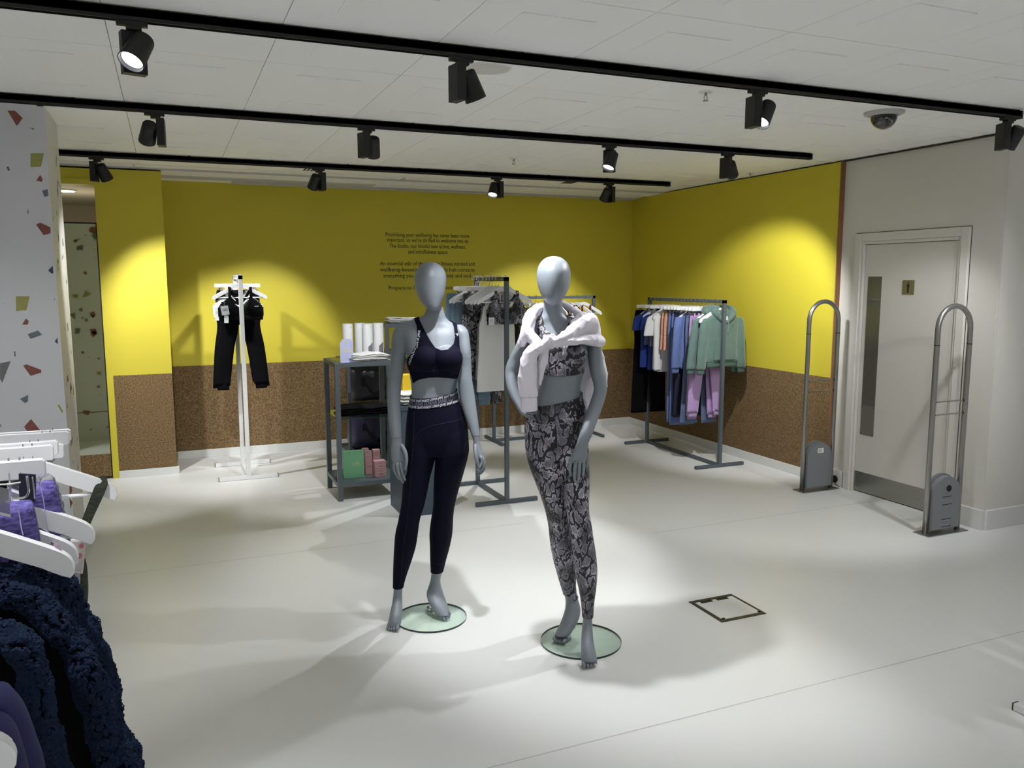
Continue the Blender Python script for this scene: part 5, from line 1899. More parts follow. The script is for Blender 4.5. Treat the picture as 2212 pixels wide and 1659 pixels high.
GD = 'clothes on the right rail'
add_clip(7.03, -4, 'wide black trousers farthest back')
at(g_pants('wide black trousers, farthest back ' + LD, GD, BLKF, L=1.02, w=.175, lw=.092, hem_w=.088, spread=.02, seed=60), XR - .03, 7.03, zr, R(-4))
hang_shirt(XR, 6.965, zr, R(4), 'white shirt hanger holding the royal blue T-shirt')
at(g_top('royal blue T-shirt near the back ' + LD, GD, BLUF, L=.60, w=.19, sl=.13, sw=.075, seed=61, name='t_shirt', cat='T-shirt', splay=.03), XR - .01, 6.955, zr, R(4))
add_clip(6.90, 2, 'dusty blue shorts')
at(g_pants('dusty blue shorts ' + LD, GD, DBLF, L=.33, w=.165, lw=.088, hem_w=.095, spread=.015, seed=62, name='shorts', cat='shorts'), XR, 6.90, zr, R(2))
hang_shirt(XR, 6.855, zr, R(-3), 'white shirt hanger holding the second blue T-shirt')
at(g_top('second royal blue T-shirt, behind the mauve shorts ' + LD, GD, BLUF, L=.62, w=.175, sl=.12, sw=.07, seed=63, name='t_shirt', cat='T-shirt', splay=.03), XR + .02, 6.855, zr, R(-3))
add_clip(6.80, 1, 'mauve shorts')
at(g_pants('mauve shorts ' + LD, GD, MAUF, L=.34, w=.165, lw=.088, hem_w=.095, spread=.01, seed=64, name='shorts', cat='shorts'), XR, 6.80, zr, R(1))
hang_shirt(XR, 6.74, zr, R(3), 'white shirt hanger holding the white T-shirt')
at(g_top('white T-shirt with wide sleeves ' + LD, GD, WHTF, L=.60, w=.185, sl=.17, sw=.072, seed=65, name='t_shirt', cat='T-shirt', splay=.045), XR, 6.74, zr, R(3))
hang_shirt(XR, 6.69, zr, R(0), 'white shirt hanger holding the long white top')
at(g_top('long white sleeved top behind the peach shorts ' + LD, GD, WHTF, L=.62, w=.165, sl=.50, sw=.045, seed=66, name='long_top', splay=.0), XR + .01, 6.69, zr, R(0))
for k, y in enumerate((6.62, 6.56)):
    add_clip(y, 2 - 3 * k, ('farther' if k == 0 else 'nearer') + ' peach shorts')
    at(g_pants(('farther' if k == 0 else 'nearer') + ' pair of peach shorts ' + LD, GD, PCHF, L=.36, w=.165, lw=.085, hem_w=.090, spread=.01, seed=67 + k, name='shorts', cat='shorts'), XR, y, zr, R(2 - 3 * k))
for k, y in enumerate((6.50, 6.45)):
    add_clip(y, 1 + k, ('farther' if k == 0 else 'nearer') + ' long light blue trousers')
    at(g_pants(('farther' if k == 0 else 'nearer') + ' pair of long light blue trousers left of the navy pair ' + LD, GD, LBLF, L=1.03 + .02 * k, w=.165, lw=.085, hem_w=.085, spread=.0, seed=70 + k), XR, y, zr, R(1 + k))
add_clip(6.39, -2, 'navy trousers')
at(g_pants('navy trousers right of the light blue pairs ' + LD, GD, NVYF, L=.96, w=.165, lw=.085, hem_w=.075, spread=.01, seed=73), XR, 6.39, zr, R(-2))
add_clip(6.34, -2, 'second navy trousers')
at(g_pants('second pair of navy trousers, half hidden ' + LD, GD, NVYF, L=.96, w=.165, lw=.085, hem_w=.075, spread=.03, seed=74), XR, 6.34, zr, R(-1))
hang_shirt(XR, 6.28, zr, R(-3), 'white shirt hanger holding the light blue top')
at(g_top('light blue long-sleeved velour top beside the lilac joggers ' + LD, GD, LBLF, L=.50, w=.185, sl=.44, sw=.052, seed=75, cuff=True, splay=.03, name='long_top'), XR, 6.28, zr, R(-3))
add_clip(6.22, 1, 'light blue joggers behind the lilac ones')
at(g_pants('long light blue joggers behind the lilac pairs ' + LD, GD, DBLF, L=1.01, w=.165, lw=.083, hem_w=.085, spread=.04, seed=76), XR, 6.22, zr, R(1))
for k, y in enumerate((6.16, 6.11)):
    add_clip(y, -1 + 2 * k, ('farther' if k == 0 else 'nearer') + ' lilac joggers')
    at(g_pants(('farther' if k == 0 else 'nearer') + ' pair of lilac velour joggers with ribbed cuffs ' + LD, GD, LILF, L=.92 - .03 * k, w=.165, lw=.085, hem_w=.062, spread=.01 + .03 * k, seed=78 + k, cuff=LILF), XR, y, zr, R(-1 + 2 * k))
for k, y in enumerate((6.02, 5.955)):
    hang_shirt(XR + .0, y, zr, R(3), 'white shirt hanger holding the ' + ('rear' if k == 0 else 'front') + ' sage green hoodie')
    hd = at(g_top(('rear sage green velour hoodie, mostly hidden ' if k == 0 else 'front sage green velour hoodie with kangaroo pocket ') + LD, GD, SAGE, L=.46, w=.185, sl=.42, sw=.058, seed=80 + k, hood=True, cuff=True, cuffm=SAGED, name='hoodie', cat='hoodie', d=.026, splay=.065 - .02 * k), XR + .045 - .04 * (1 - k), y, zr, R(3))
bm = BM()
prism(bm, [(-.085, -.325), (-.115, -.455), (-.118, -.520), (.118, -.520), (.115, -.455), (.085, -.325)], 1, -.046, -.030)
bmesh.ops.bevel(bm, geom=bm.edges[:], offset=.004, segments=2, affect='EDGES')
emit_mesh('pocket', bm, SAGE, hd, smooth=False)
bm = BM()
wire(bm, [(0, -.041, -.16), (0, -.042, -.30)], .0022, 6)
emit_mesh('zip', bm, SAGED, hd)
bm = BM()
wire(bm, [(-.022, -.048, -.145), (-.026, -.052, -.20), (-.028, -.050, -.30)], .0026, 6)
wire(bm, [(.022, -.048, -.145), (.024, -.052, -.20), (.022, -.050, -.27)], .0026, 6)
emit_mesh('drawstring', bm, mat('sage_cord', (0.20, 0.30, 0.26), 0.8), hd)
bm = BM()
box(bm, -.016, .016, -.046, -.044, -.13, -.165)
emit_mesh('neck_label', bm, PAPER, hd)
bm = BM()
for q in range(14):
    a0, a1 = 2 * PI * q / 14, 2 * PI * (q + 1) / 14
    bm.faces.new([bm.verts.new((.075 + r_ * .011 * math.cos(a), -.0445, -.215 + r_ * .011 * math.sin(a))) for r_, a in ((1, a0), (1, a1), (.72, a1), (.72, a0))])
emit_mesh('round_emblem', bm, SAGED, hd, recalc=False)

# hangers waiting on the off-frame white stand at the right edge (they cast the shadow on the floor)
for k in range(9):
    x = 3.08 + k * .09
    hang_shirt(x, 1.74, 1.487, R(90), ORD[k] + ' white hanger from the left on the stand at the right picture edge', 'hangers outside the right picture edge')
    at(g_top(ORD[k] + ' white top from the left on the stand at the right picture edge', 'tops outside the right picture edge', WHTF if k % 2 else GRYF, L=.6, w=.19, sl=.15, seed=90 + k), x, 1.74, 1.487, R(90))

# ================================================================== shelving, plinth and what stands on them
def shelf_unit(lb, x0, x1, y0, y1, z, shelves, glass_z, th=.030, low=.115):
    t = thing('shelf_unit', lb, 'shelving', ((x0 + x1) / 2, (y0 + y1) / 2, 0), 0, 'slate grey shelf units')
    cx, cy = t.location.x, t.location.y
    X0, X1, Y0, Y1 = x0 - cx, x1 - cx, y0 - cy, y1 - cy
    for px in (X0, X1 - th):
        for py in (Y0, Y1 - th):
            box_obj('leg', px, px + th, py, py + th, 0.001, z, SLATE, t, bev=.0015)
    for zz in [z] + shelves:
        for (a, b_, c, d) in ((X0 + th, X1 - th, Y0, Y0 + th), (X0 + th, X1 - th, Y1 - th, Y1), (X0, X0 + th, Y0 + th, Y1 - th), (X1 - th, X1, Y0 + th, Y1 - th)):
            box_obj('frame_bar', a, b_, c, d, zz - .032, zz + .0005, SLATE, t, bev=.001)
    for zz in shelves:
        box_obj('metal_shelf', X0 + th * .5, X1 - th * .5, Y0 + th * .6, Y1 - th * .6, zz - .006, zz + .002, SLATE, t)
    for zz in [z] + glass_z:
        bm = BM()
        e = th if zz == z else .004
        bm.faces.new([bm.verts.new(p) for p in ((X0 + e, Y0 + e, zz), (X1 - e, Y0 + e, zz), (X1 - e, Y1 - e, zz), (X0 + e, Y1 - e, zz))])
        g = emit_mesh('glass_shelf', bm, GLASS, t, recalc=False)
        bm = BM()
        for (a, b_, c, d) in ((X0 + e, X1 - e, Y0 + e, Y0 + e + .001), (X0 + e, X1 - e, Y1 - e - .001, Y1 - e), (X0 + e, X0 + e + .001, Y0 + e, Y1 - e), (X1 - e - .001, X1 - e, Y0 + e, Y1 - e)):
            box(bm, a, b_, c, d, zz - .008, zz)
        emit_mesh('glass_edge', bm, GEDGE, g)
    return t


U = shelf_unit('square slate grey shelf table left of the left mannequin, with cartons on its base', 1.125, 1.61, 6.07, 6.55, 1.062, [.140], [.640], th=.036)
bm = BM()
for k in range(6):
    box(bm, -.232 + k * .010, -.226 + k * .010, -.2412, -.2403, 1.040, 1.0425 + .001 * (k % 2))
emit_mesh('small_print', bm, INK, U, recalc=False)['kind'] = 'stuff'
U2 = shelf_unit('low slate grey shelf unit holding black bags, standing behind the shelf table', 1.40, 1.98, 6.98, 7.50, .985, [.165], [.60], th=.026)
U3 = shelf_unit('tall slate grey shelf unit behind the shelf table, rising above its top', 1.665, 2.00, 6.66, 6.94, 1.315, [.14, 1.085], [], th=.030)

# tubes on the shelf table
for k, (x, y, fl_) in enumerate(((1.295, 6.40, 1), (1.405, 6.47, 0), (1.445, 6.36, 1), (1.545, 6.42, 1))):
    t = thing('packaging_tube', ('leftmost white tube, standing alone behind the lilac sign', 'plain white tube standing at the back of the shelf table', 'white tube with a grey picture in the middle of the shelf table', 'rightmost white tube, next to the tall grey shelf post')[k], 'tube', (x, y, 1.0625), R(0), 'white tubes on the shelf table')
    bm = BM()
    cyl(bm, (0, 0, 0), (0, 0, .270), .0405, n=32)
    emit_mesh('tube_body', bm, PAPER, t, smooth=False)
    bm = BM()
    cyl(bm, (0, 0, .270), (0, 0, .276), .0412, n=32)
    cyl(bm, (0, 0, -.0), (0, 0, .006), .0412, n=32)
    emit_mesh('rim', bm, WHITEM, t)
    if fl_:
        bm = BM()
        a0, a1 = R(-100), R(-42)
        for q in range(8):
            A, B_ = a0 + (a1 - a0) * q / 8, a0 + (a1 - a0) * (q + 1) / 8
            zt0, zt1 = .095 + .035 * q / 8, .095 + .035 * (q + 1) / 8
            bm.faces.new([bm.verts.new((.0412 * math.cos(a), .0412 * math.sin(a), z)) for a, z in ((A, .035), (B_, .035), (B_, zt1), (A, zt0))])
        emit_mesh('printed_picture', bm, mat('grey_mauve_print', (0.20, 0.18, 0.22), 0.5), t, recalc=False)
        bm = BM()
        for q in range(4):
            A = R(-78 + q * 8)
            c = Vector((.0412 * math.cos(A), .0412 * math.sin(A), .250))
            tn = Vector((-math.sin(A), math.cos(A), 0))
            bm.faces.new([bm.verts.new(c + tn * a + Vector((0, 0, b_))) for a, b_ in ((-.0018, -.003), (.0018, -.003), (.0018, .003), (-.0018, .003))])
        emit_mesh('small_print', bm, PAPERG, t, recalc=False)['kind'] = 'stuff'
# lilac sign card
t = thing('sign_card', 'lilac tag-shaped sign card with pale yellow words on the shelf table', 'sign', (1.222, 6.105, 1.0625), R(2))
bm = BM()
o_ = [(-.048, 0), (.050, 0), (.050, .150), (.030, .178), (-.026, .178), (-.048, .150)]
prism(bm, o_, 1, -.001, .001)
emit_mesh('card', bm, LILC, t)
bm = BM()
box(bm, -.048, .050, -.014, .001, 0, .003)
emit_mesh('foot_fold', bm, LILC, t)
bm = BM()
bm.faces.new([bm.verts.new((.001 + .0075 * math.cos(a), -.0014, .156 + .0075 * math.sin(a))) for a in [2 * PI * q / 16 for q in range(16)]])
emit_mesh('hole', bm, YEL, t, recalc=False)
bm = BM()
put_text(bm, 'NEW IN', .017, (.002, -.0014, .101), (1, 0, 0), (0, 0, 1), bold=.02)
put_text(bm, 'WELLNESS', .017, (.002, -.0014, .084), (1, 0, 0), (0, 0, 1), bold=.02)
emit_mesh('lettering', bm, GOLDT, t, recalc=False)['kind'] = 'stuff'


def folded(name, lb, cat, loc, rz, w, d, layers, m, grp=None, seed=0, th=.012, trim=None):
    t = thing(name, lb, cat, loc, rz, grp)
    for k in range(layers):
        bm = BM()
        z0 = k * th
        nx, ny = 22, 12
        lw_, ld_ = w * (1 + .09 * math.sin(k * 2.3 + seed)), d * (1 + .08 * math.cos(k * 3.1 + seed))
        sh = .008 * math.sin(k * 4.1 + seed)
        rr = []
        for j in range(nx + 1):
            x = -lw_ / 2 + lw_ * j / nx
            edge = min(1, (lw_ / 2 - abs(x)) / .025 + .12)
            ring = []
            for q in range(16):
                a = 2 * PI * q / 16
                c = math.copysign(abs(math.cos(a)) ** .35, math.cos(a))
                s_ = math.copysign(abs(math.sin(a)) ** .8, math.sin(a))
                y = c * ld_ / 2 * (1 + .06 * noise.noise(Vector((x * 14, k * 5 + seed, 0))))
                z = z0 + th / 2 + s_ * th * .48 * edge + .009 * noise.noise(Vector((x * 9, y * 9, seed + .25 * k))) * (k / layers + .2) + .004 * noise.noise(Vector((x * 25, y * 20, seed + k)))
                ring.append(Vector((x + sh, y, max(z, .0006))))
            rr.append(ring)
        rings_to_mesh(bm, rr)
        emit_mesh('folded_layer', bm, m if not (trim and k == 0) else trim, t, smooth=True)
    return t


folded('shirt_stack', 'stack of folded white tops on the front of the shelf table', 'folded clothes', (1.395, 6.19, 1.0632), R(3), .30, .20, 5, WHTF, seed=2, trim=GRYF)
folded('shirt_stack', 'folded grey and white tops on top of the tall shelf unit', 'folded clothes', (1.84, 6.79, 1.316), R(-6), .26, .22, 4, WHTF, seed=5, trim=GRYF)
folded('leggings_stack', 'folded black garments on the glass shelf of the shelf table', 'folded clothes', (1.37, 6.26, .6415), R(0), .40, .26, 5, BLKF, seed=8, th=.013)


def duffel(lb, loc, w, h, d, m, seed, grp):
    t = thing('duffel_bag', lb, 'bag', loc, R(-4), grp)
    bm = BM()
    rr = []
    n = 26
    for j in range(n + 1):
        x = -w / 2 + w * j / n
        e = min(1, (1 - (2 * abs(x) / w) ** 5) ** .5 + .12) if abs(x) < w / 2 else .12
        ring = []
        for q in range(32):
            a = 2 * PI * q / 32
            c = math.copysign(abs(math.cos(a)) ** .7, math.cos(a))
            s_ = math.copysign(abs(math.sin(a)) ** .7, math.sin(a))
            f = 1 + .09 * noise.noise(Vector((x * 12, c * 2, s_ * 2 + seed)))
            ring.append(Vector((x, c * d / 2 * e * f, max(.001, h / 2 + s_ * h / 2 * (.55 + .45 * e) * f))))
        rr.append(ring)
    rings_to_mesh(bm, rr)
    emit_mesh('bag_body', bm, m, t, smooth=True)
    for sx in (-.24, .24):
        bm = BM()
        P = [(sx * w, -d / 2 * 1.03 * math.sin(a), h / 2 - h / 2 * 1.05 * math.cos(a)) for a in [PI * q / 10 for q in range(11)]]
        for a, b_ in zip(P, P[1:]):
            a, b_ = Vector(a), Vector(b_)
            bm.faces.new([bm.verts.new(p) for p in (a + Vector((-.016, 0, 0)), a + Vector((.016, 0, 0)), b_ + Vector((.016, 0, 0)), b_ + Vector((-.016, 0, 0)))])
        emit_mesh('strap', bm, WEB, t)
    bm = BM()
    P = [Vector((-.24 * w + .48 * w * q / 12, -d / 2 * 1.12, h * .62 - h * .42 * math.sin(PI * q / 12))) for q in range(13)]
    for a, b_ in zip(P, P[1:]):
        dn = (b_ - a).normalized().cross(Vector((0, 1, 0))) * .012
        bm.faces.new([bm.verts.new(p) for p in (a - dn, b_ - dn, b_ + dn, a + dn)])
    emit_mesh('carry_handle', bm, WEB, t)
    return t


duffel('black padded nylon duffel bag on the upper shelf behind the shelf table', (1.685, 7.22, .603), .50, .33, .30, NYLON, 1, 'black bags on the low shelf')
duffel('purple-black nylon holdall on the bottom shelf behind the shelf table', (1.685, 7.22, .1685), .50, .40, .32, NYLON2, 3, 'black bags on the low shelf')
t = thing('sport_bag', 'grey-green folded mat bag with black straps between shelf table and plinth', 'bag', (1.83, 6.80, .1425), 0)
bm = BM()
tubeL(bm, [(.012, 0, .09, .07, 0), (.12, 0, .10, .08, 0), (.26, 0, .09, .075, 0), (.36, 0, .08, .06, 0)], n=24, seed=4, rip=.02)
emit_mesh('bag_body', bm, TEALF, t, smooth=True)
bm = BM()
for z in (.10, .27):
    tubeL(bm, [(z, 0, .104, .086, 0), (z + .025, 0, .104, .086, 0)], n=24, seed=4, rip=.002)
emit_mesh('strap', bm, WEB, t)

# cartons on the base of the shelf table


def carton(lb, x, y, z, w, d, h, m, rz=0, grp=None, lines=(), name='carton'):
    t = thing(name, lb, 'box', (x, y, z), rz, grp)
    box_obj('carton_body', -w / 2, w / 2, -d / 2, d / 2, 0, h, m, t, bev=.0015)
    bm = BM()
    for (s, sz, xx, zz, mi) in lines:
        put_text(bm, s, sz, (xx, -d / 2 - .0006, zz), (1, 0, 0), (0, 0, 1), mi=mi, bold=.01)
    if lines:
        emit_mesh('print', bm, [INK, GOLDT], t, recalc=False)['kind'] = 'stuff'
    else:
        bm.free()
    return t


SHZ = .1425
g_ = carton('pale green carton with yellow print at the left of the shelf base', 1.275, 6.22, SHZ, .158, .050, .215, GRN, R(-4), 'cartons on the shelf base', (('SLEEP', .012, .03, .125, 1), ('ESSENTIALS', .012, .02, .112, 1), ('calm and rest gift set', .008, .02, .100, 1)))
bm = BM()
rg = random.Random(3)
for k in range(40):
    x = rg.uniform(-.075, .075)
    top_ = rg.random() < .5
    z = .212 if top_ else .003
    L_ = rg.uniform(.01, .035) * (-1 if top_ else 1)
    dx = rg.uniform(-.012, .012)
    bm.faces.new([bm.verts.new(p) for p in ((x - .0006, -.0256, z), (x + .0006, -.0256, z), (x + dx, -.0256, z + L_))])
emit_mesh('grass_print', bm, mat('dark_green_print', (.06, .22, .11), .6), g_, recalc=False)['kind'] = 'stuff'
PN = (('calm', .009, .012, .022, 0), ('hemp spa', .007, -.012, .055, 0))
for k, (x, y, z, w, d, h, lb) in enumerate(((1.410, 6.30, SHZ, .052, .052, .185, 'tall pink carton, left one of the standing pair'), (1.402, 6.365, SHZ, .052, .052, .195, 'tall pink carton standing just behind the left one'), (1.478, 6.315, SHZ, .056, .052, .190, 'tall pink carton, right one of the standing pair'),
                                            (1.476, 6.195, SHZ, .092, .070, .062, 'small square pink carton at the bottom front'), (1.474, 6.195, SHZ + .0635, .092, .070, .062, 'small square pink carton stacked on top at the front'))):
    carton(lb + ' on the shelf base', x, y, z, w, d, h, PNK, R(-3 if k < 3 else 2), 'pink cartons on the shelf base', (('CALM', .011, 0, h * .35, 0), ('BALM & TEA', .006, 0, h * .78, 0)))

# plinth
t = thing('plinth', 'dark blue-grey box plinth behind the left mannequin', 'plinth', (1.60, 5.66, 0))
box_obj('plinth_body', -.13, .16, -.19, .18, 0.0, .768, PLINTH, t, bev=.002)
box_obj('plinth_top', -.135, .165, -.195, .185, .770, .800, PLINTH, t, bev=.002)
folded('crumpled_shirt', 'crumpled grey and white top with black trim lying on the plinth', 'folded clothes', (1.565, 5.60, .801), R(15), .22, .20, 4, WHTF, seed=11, th=.022, trim=GRYF)
t = thing('yellow_bag', 'bright yellow vinyl bag standing on the plinth behind the left mannequin', 'bag', (1.66, 5.73, .800), R(8))
bm = BM()
box(bm, -.125, .115, -.03, .03, 0.001, .20, bev=.008)
emit_mesh('bag_body', bm, YBAG, t)
bm = BM()
wire(bm, [(-.06, 0, .195), (-.055, 0, .235), (0, 0, .255), (.055, 0, .235), (.06, 0, .195)], .005, 8)
emit_mesh('carry_handle', bm, YBAG, t, smooth=True)

# ================================================================== foreground rail at the left
LF = 'in the left foreground'
t = thing('clothes_rail', 'white clothes rail at the left picture edge, nearest the camera', 'clothes rail', (-.40, 1.5, 0), 0, 'free-standing clothes rails')
box_obj('post', -.017, .017, -1.2, -1.166, .03, 1.47, WHITEM, t, bev=.0015)
box_obj('post', -.017, .017, -.56, -.526, .03, 1.46, WHITEM, t, bev=.0015)
bm = BM()
wire(bm, [(0, -1.18, 1.47), (0, -.2, 1.463), (0, .25, 1.425), (0, .72, 1.383)], .0135, 12)
emit_mesh('top_bar', bm, WHITEM, t, smooth=True)
box_obj('base_bar', -.017, .017, -1.166, -.56, .002, .034, WHITEM, t)
for y in (-1.183, -.543):
    box_obj('foot', -.22, .22, y - .017, y + .017, .002, .034, WHITEM, t, bev=.0015)


def fclip(x_end, y, ztop, rz, lb, w=.175):
    o = copy_tree(CH)
    k = 1.12
    o.scale = (w / .18, k, 1.0)
    o.location = (x_end - w * math.cos(rz), y - w * math.sin(rz), ztop + .056)
    o.rotation_euler = (0, 0, rz)
    o['label'] = lb
    o['group'] = 'white clip hangers in the left foreground'
    return o


fclip(-.200, 1.512, 1.389, R(2), 'lowest and nearest white clip hanger bar ' + LF)
fclip(-.222, 1.800, 1.360, R(3), 'second nearest white clip hanger bar ' + LF)
fclip(-.229, 1.930, 1.345, R(2), 'middle white clip hanger bar, its end just above its neighbour, ' + LF)
fclip(-.225, 1.985, 1.327, R(0), 'short-ended white clip hanger bar tucked behind the middle one ' + LF)
fclip(-.224, 2.080, 1.338, R(-1), 'second farthest white clip hanger bar ' + LF, .18)
fclip(-.232, 2.190, 1.325, R(-1), 'farthest and highest white clip hanger bar ' + LF, .18)


def fshirt(x_end, y, z_end, rz, lb, w=.215):
    o = copy_tree(SH)
    o.location = (x_end - w * math.cos(rz), y - w * math.sin(rz), z_end + .170)
    o.rotation_euler = (0, 0, rz)
    o.scale = (w / .215, 1.3, 1)
    o['label'] = lb
    o['group'] = 'white shirt hangers in the left foreground'
    return o


fshirt(-.119, 1.865, 1.238, R(4), 'white hanger arm carrying the dark olive strap ' + LF, .235)
fshirt(-.132, 1.480, 1.262, R(3), 'white hanger arm with a notch, below the violet garments, ' + LF, .225)
n1 = fshirt(-.141, 1.262, 1.281, R(3), 'nearer white hanger arm with a pink loop just above the fleece coat', .215)
n2 = fshirt(-.142, 1.325, 1.277, R(3), 'farther white hanger arm with a pink loop behind its twin', .215)


def px_ribbon(bm, pts, n=3):
    """cloth strip (px, py, hd, half_w_px, thick) through real space"""
    P = crv(pts, 5)
    rings = []
    C_ = [S(p[0], p[1], p[2]) for p in P]
    for i, p in enumerate(P):
        c = C_[i]
        d = (C_[min(i + 1, len(P) - 1)] - C_[max(i - 1, 0)]).normalized()
        u = d.cross(HY).normalized()
        v = u.cross(d).normalized()
        hw = p[3] * (c - CAM).dot(FW) / FPX
        rings.append([c + u * hw + v * p[4], c - u * hw + v * p[4], c - u * hw - v * p[4], c + u * hw - v * p[4]])
    rings_to_mesh(bm, rings)


# dark olive strap garment
t = thing('strappy_top', 'dark olive top hanging by a wide elastic strap over a white hanger end', 'top', (-.11, 1.69, 1.0), 0, 'clothes on the left foreground rail')
bm = BM()
px_ribbon(bm, [(219, 1046, 1.70, 11.5, .001), (223, 1039, 1.672, 12, .001), (221, 1043, 1.652, 12, .001), (212, 1066, 1.645, 12, .001), (201, 1092, 1.645, 11, .001), (190, 1118, 1.645, 10, .001), (178, 1150, 1.645, 10, .001), (170, 1190, 1.645, 10, .001)])
emit_mesh('strap', bm, OLIV, t, world=True)
bm = BM()
limb_px(bm, [(160, 1185, 1.47, 12, .015), (168, 1215, 1.47, 16, .02), (170, 1250, 1.47, 18, .02), (168, 1290, 1.47, 20, .02), (160, 1340, 1.47, 22, .02), (150, 1420, 1.47, 24, .02)], 0, n=20, k=4)
emit_mesh('cloth', bm, OLIV, t, smooth=True, world=True)


def px_cloth(name, lb, cat, m, st, seed, grp='clothes on the left foreground rail', power=3.0, n=40, rip=.004, parent=None):
    """level sections (py, pxl, pxr, hd, half_depth)"""
    root = parent or thing(name, lb, cat, S(st[0][1], st[-1][0], st[0][3]), 0, grp)
    bm = BM()
    rings = []
    for (y, xl, xr, hd, dh) in crv(st, 4):
        c = S((xl + xr) / 2, y, hd)
        hw = (xr - xl) / 2 * (c - CAM).dot(FW) / FPX
        ring = []
        hv = Vector((c.x - CAM.x, c.y - CAM.y, 0)).normalized()
        hu = Vector((hv.y, -hv.x, 0))
        for q in range(n):
            a = 2 * PI * q / n
            cx, sy = math.cos(a), math.sin(a)
            cx = math.copysign(abs(cx) ** (2 / power), cx)
            sy = math.copysign(abs(sy) ** (2 / power), sy)
            f = rip * noise.noise(Vector((cx * 3, seed, c.z * 9)))
            ring.append(c + hu * (cx * hw) + hv * (sy * (dh + f)))
        rings.append(ring)
    rings_to_mesh(bm, rings)
    emit_mesh('cloth', bm, m, root, smooth=True, world=True)
    return root


v1 = px_cloth('folded_trousers', 'violet marl garment folded over, the taller right one of the pair under the hanger bars', 'trousers', VIOL, [(1041, 84, 112, 1.30, .003), (1043, 76, 116, 1.30, .016), (1060, 62, 120, 1.30, .028), (1090, 48, 126, 1.30, .030), (1130, 40, 134, 1.30, .032), (1165, 40, 143, 1.30, .032), (1200, 40, 148, 1.30, .030), (1260, 40, 150, 1.30, .028)], 3)
bm = BM()
P = [S(x, y, 1.268) for x, y in crv([(86, 1046), (93, 1075), (98, 1110), (103, 1145), (106, 1163)], 8)]
wire(bm, P, .0010, 4)
P = [S(x, y, 1.266) for x, y in crv([(112, 1168), (126, 1162), (140, 1152)], 6)]
wire(bm, P, .0008, 4)
emit_mesh('stitching', bm, STITCH, v1, world=True)['kind'] = 'stuff'
v2 = px_cloth('folded_trousers', 'violet marl garment folded over, the shorter left one at the picture edge', 'trousers', VIOL, [(1087, -20, 58, 1.12, .003), (1089, -24, 62, 1.12, .016), (1100, -30, 66, 1.12, .026), (1130, -34, 72, 1.12, .030), (1160, -34, 77, 1.12, .030), (1210, -34, 82, 1.12, .028)], 6)
bm = BM()
P = [S(x, y, 1.089) for x, y in crv([(37, 1092), (42, 1115), (46, 1140), (50, 1156)], 8)]
wire(bm, P, .0009, 4)
emit_mesh('stitching', bm, STITCH, v2, world=True)['kind'] = 'stuff'
# gathered grey knit behind
t = thing('knitwear', 'gathered grey marl knit waistband showing behind the violet garment', 'top', S(120, 1100, 1.48), 0, 'clothes on the left foreground rail')
bm = BM()
for k, (x, y, hw) in enumerate(((98, 1036, 26), (106, 1052, 25), (112, 1071, 24), (118, 1090, 23), (122, 1110, 22), (126, 1135, 22))):
    limb_px(bm, [(x - hw * 1.6, y - 2, 1.47 + .003 * k, 11, .02), (x, y - 1, 1.465 + .003 * k, 12.5, .024), (x + hw * .35, y + 3, 1.47 + .003 * k, 11, .02)], 0, n=14)
bm = remesh(bm, .004, 2)
emit_mesh('cloth', bm, GRYF, t, smooth=True, world=True)
t = thing('black_trousers', 'black garment clipped behind the nearest hanger bar at the left edge', 'trousers', S(20, 1060, 1.40), 0, 'clothes on the left foreground rail')
bm = BM()
limb_px(bm, [(-20, 1040, 1.40, 26, .03), (15, 1046, 1.40, 24, .03), (34, 1056, 1.40, 16, .03)], 0, n=16)
emit_mesh('cloth', bm, BLKF, t, smooth=True, world=True)
t = thing('maroon_garment', 'dark maroon garment corner between the hanger bars', 'trousers', S(110, 1010, 1.66), 0, 'clothes on the left foreground rail')
bm = BM()
px_ribbon(bm, [(60, 1008, 1.66, 8, .006), (95, 1008, 1.66, 8, .006), (119, 1009, 1.66, 6, .006)])
emit_mesh('cloth', bm, MARO, t, world=True)
# the big metal clips of the nearest hanger bar
t = thing('trouser_clip', 'bent chrome clip with navy pad under the nearest hanger bar', 'clip', S(60, 1050, 1.28), 0, 'chrome clips in the left foreground')
bm = BM()
px_ribbon(bm, [(59, 1024, 1.262, 17, .002), (59, 1055, 1.262, 17, .002), (59, 1083, 1.262, 15, .002)])
emit_mesh('pad', bm, NVYF, t, world=True)
bm = BM()
wire(bm, [S(x, y, 1.250) for x, y in crv([(58, 1028), (61, 1050), (62, 1062), (56, 1073), (44, 1076), (26, 1077)], 4)], .0020, 8)
wire(bm, [S(x, y, 1.258) for x, y in crv([(70, 1030), (73, 1055), (75, 1078)], 4)], .0012, 8)
wire(bm, [S(x, y, 1.252) for x, y in crv([(84, 1026), (88, 1036), (86, 1046), (78, 1046)], 4)], .0012, 8)
emit_mesh('clip_wire', bm, CHROME, t, smooth=True, world=True)
t = thing('trouser_clip', 'large folded steel clip plate at the left picture edge', 'clip', S(10, 1080, 1.0), 0, 'chrome clips in the left foreground')
bm = BM()
V = [S(x, y, 1.02) for x, y in ((-30, 1046), (18, 1056), (23, 1118), (-30, 1098))]
bm.faces.new([bm.verts.new(v) for v in V])
V = [S(x, y, h_) for x, y, h_ in ((18, 1056, 1.02), (25, 1046, 1.06), (25, 1052, 1.06), (23, 1118, 1.02))]
bm.faces.new([bm.verts.new(v) for v in V])
bmesh.ops.solidify(bm, geom=bm.faces[:], thickness=.0012)
emit_mesh('plate', bm, CHROME, t, world=True)
bm = BM()
V = [S(x, y, 1.00) for x, y in ((-30, 1098), (23, 1112), (23, 1118), (-30, 1104))]
bm.faces.new([bm.verts.new(v) for v in V])
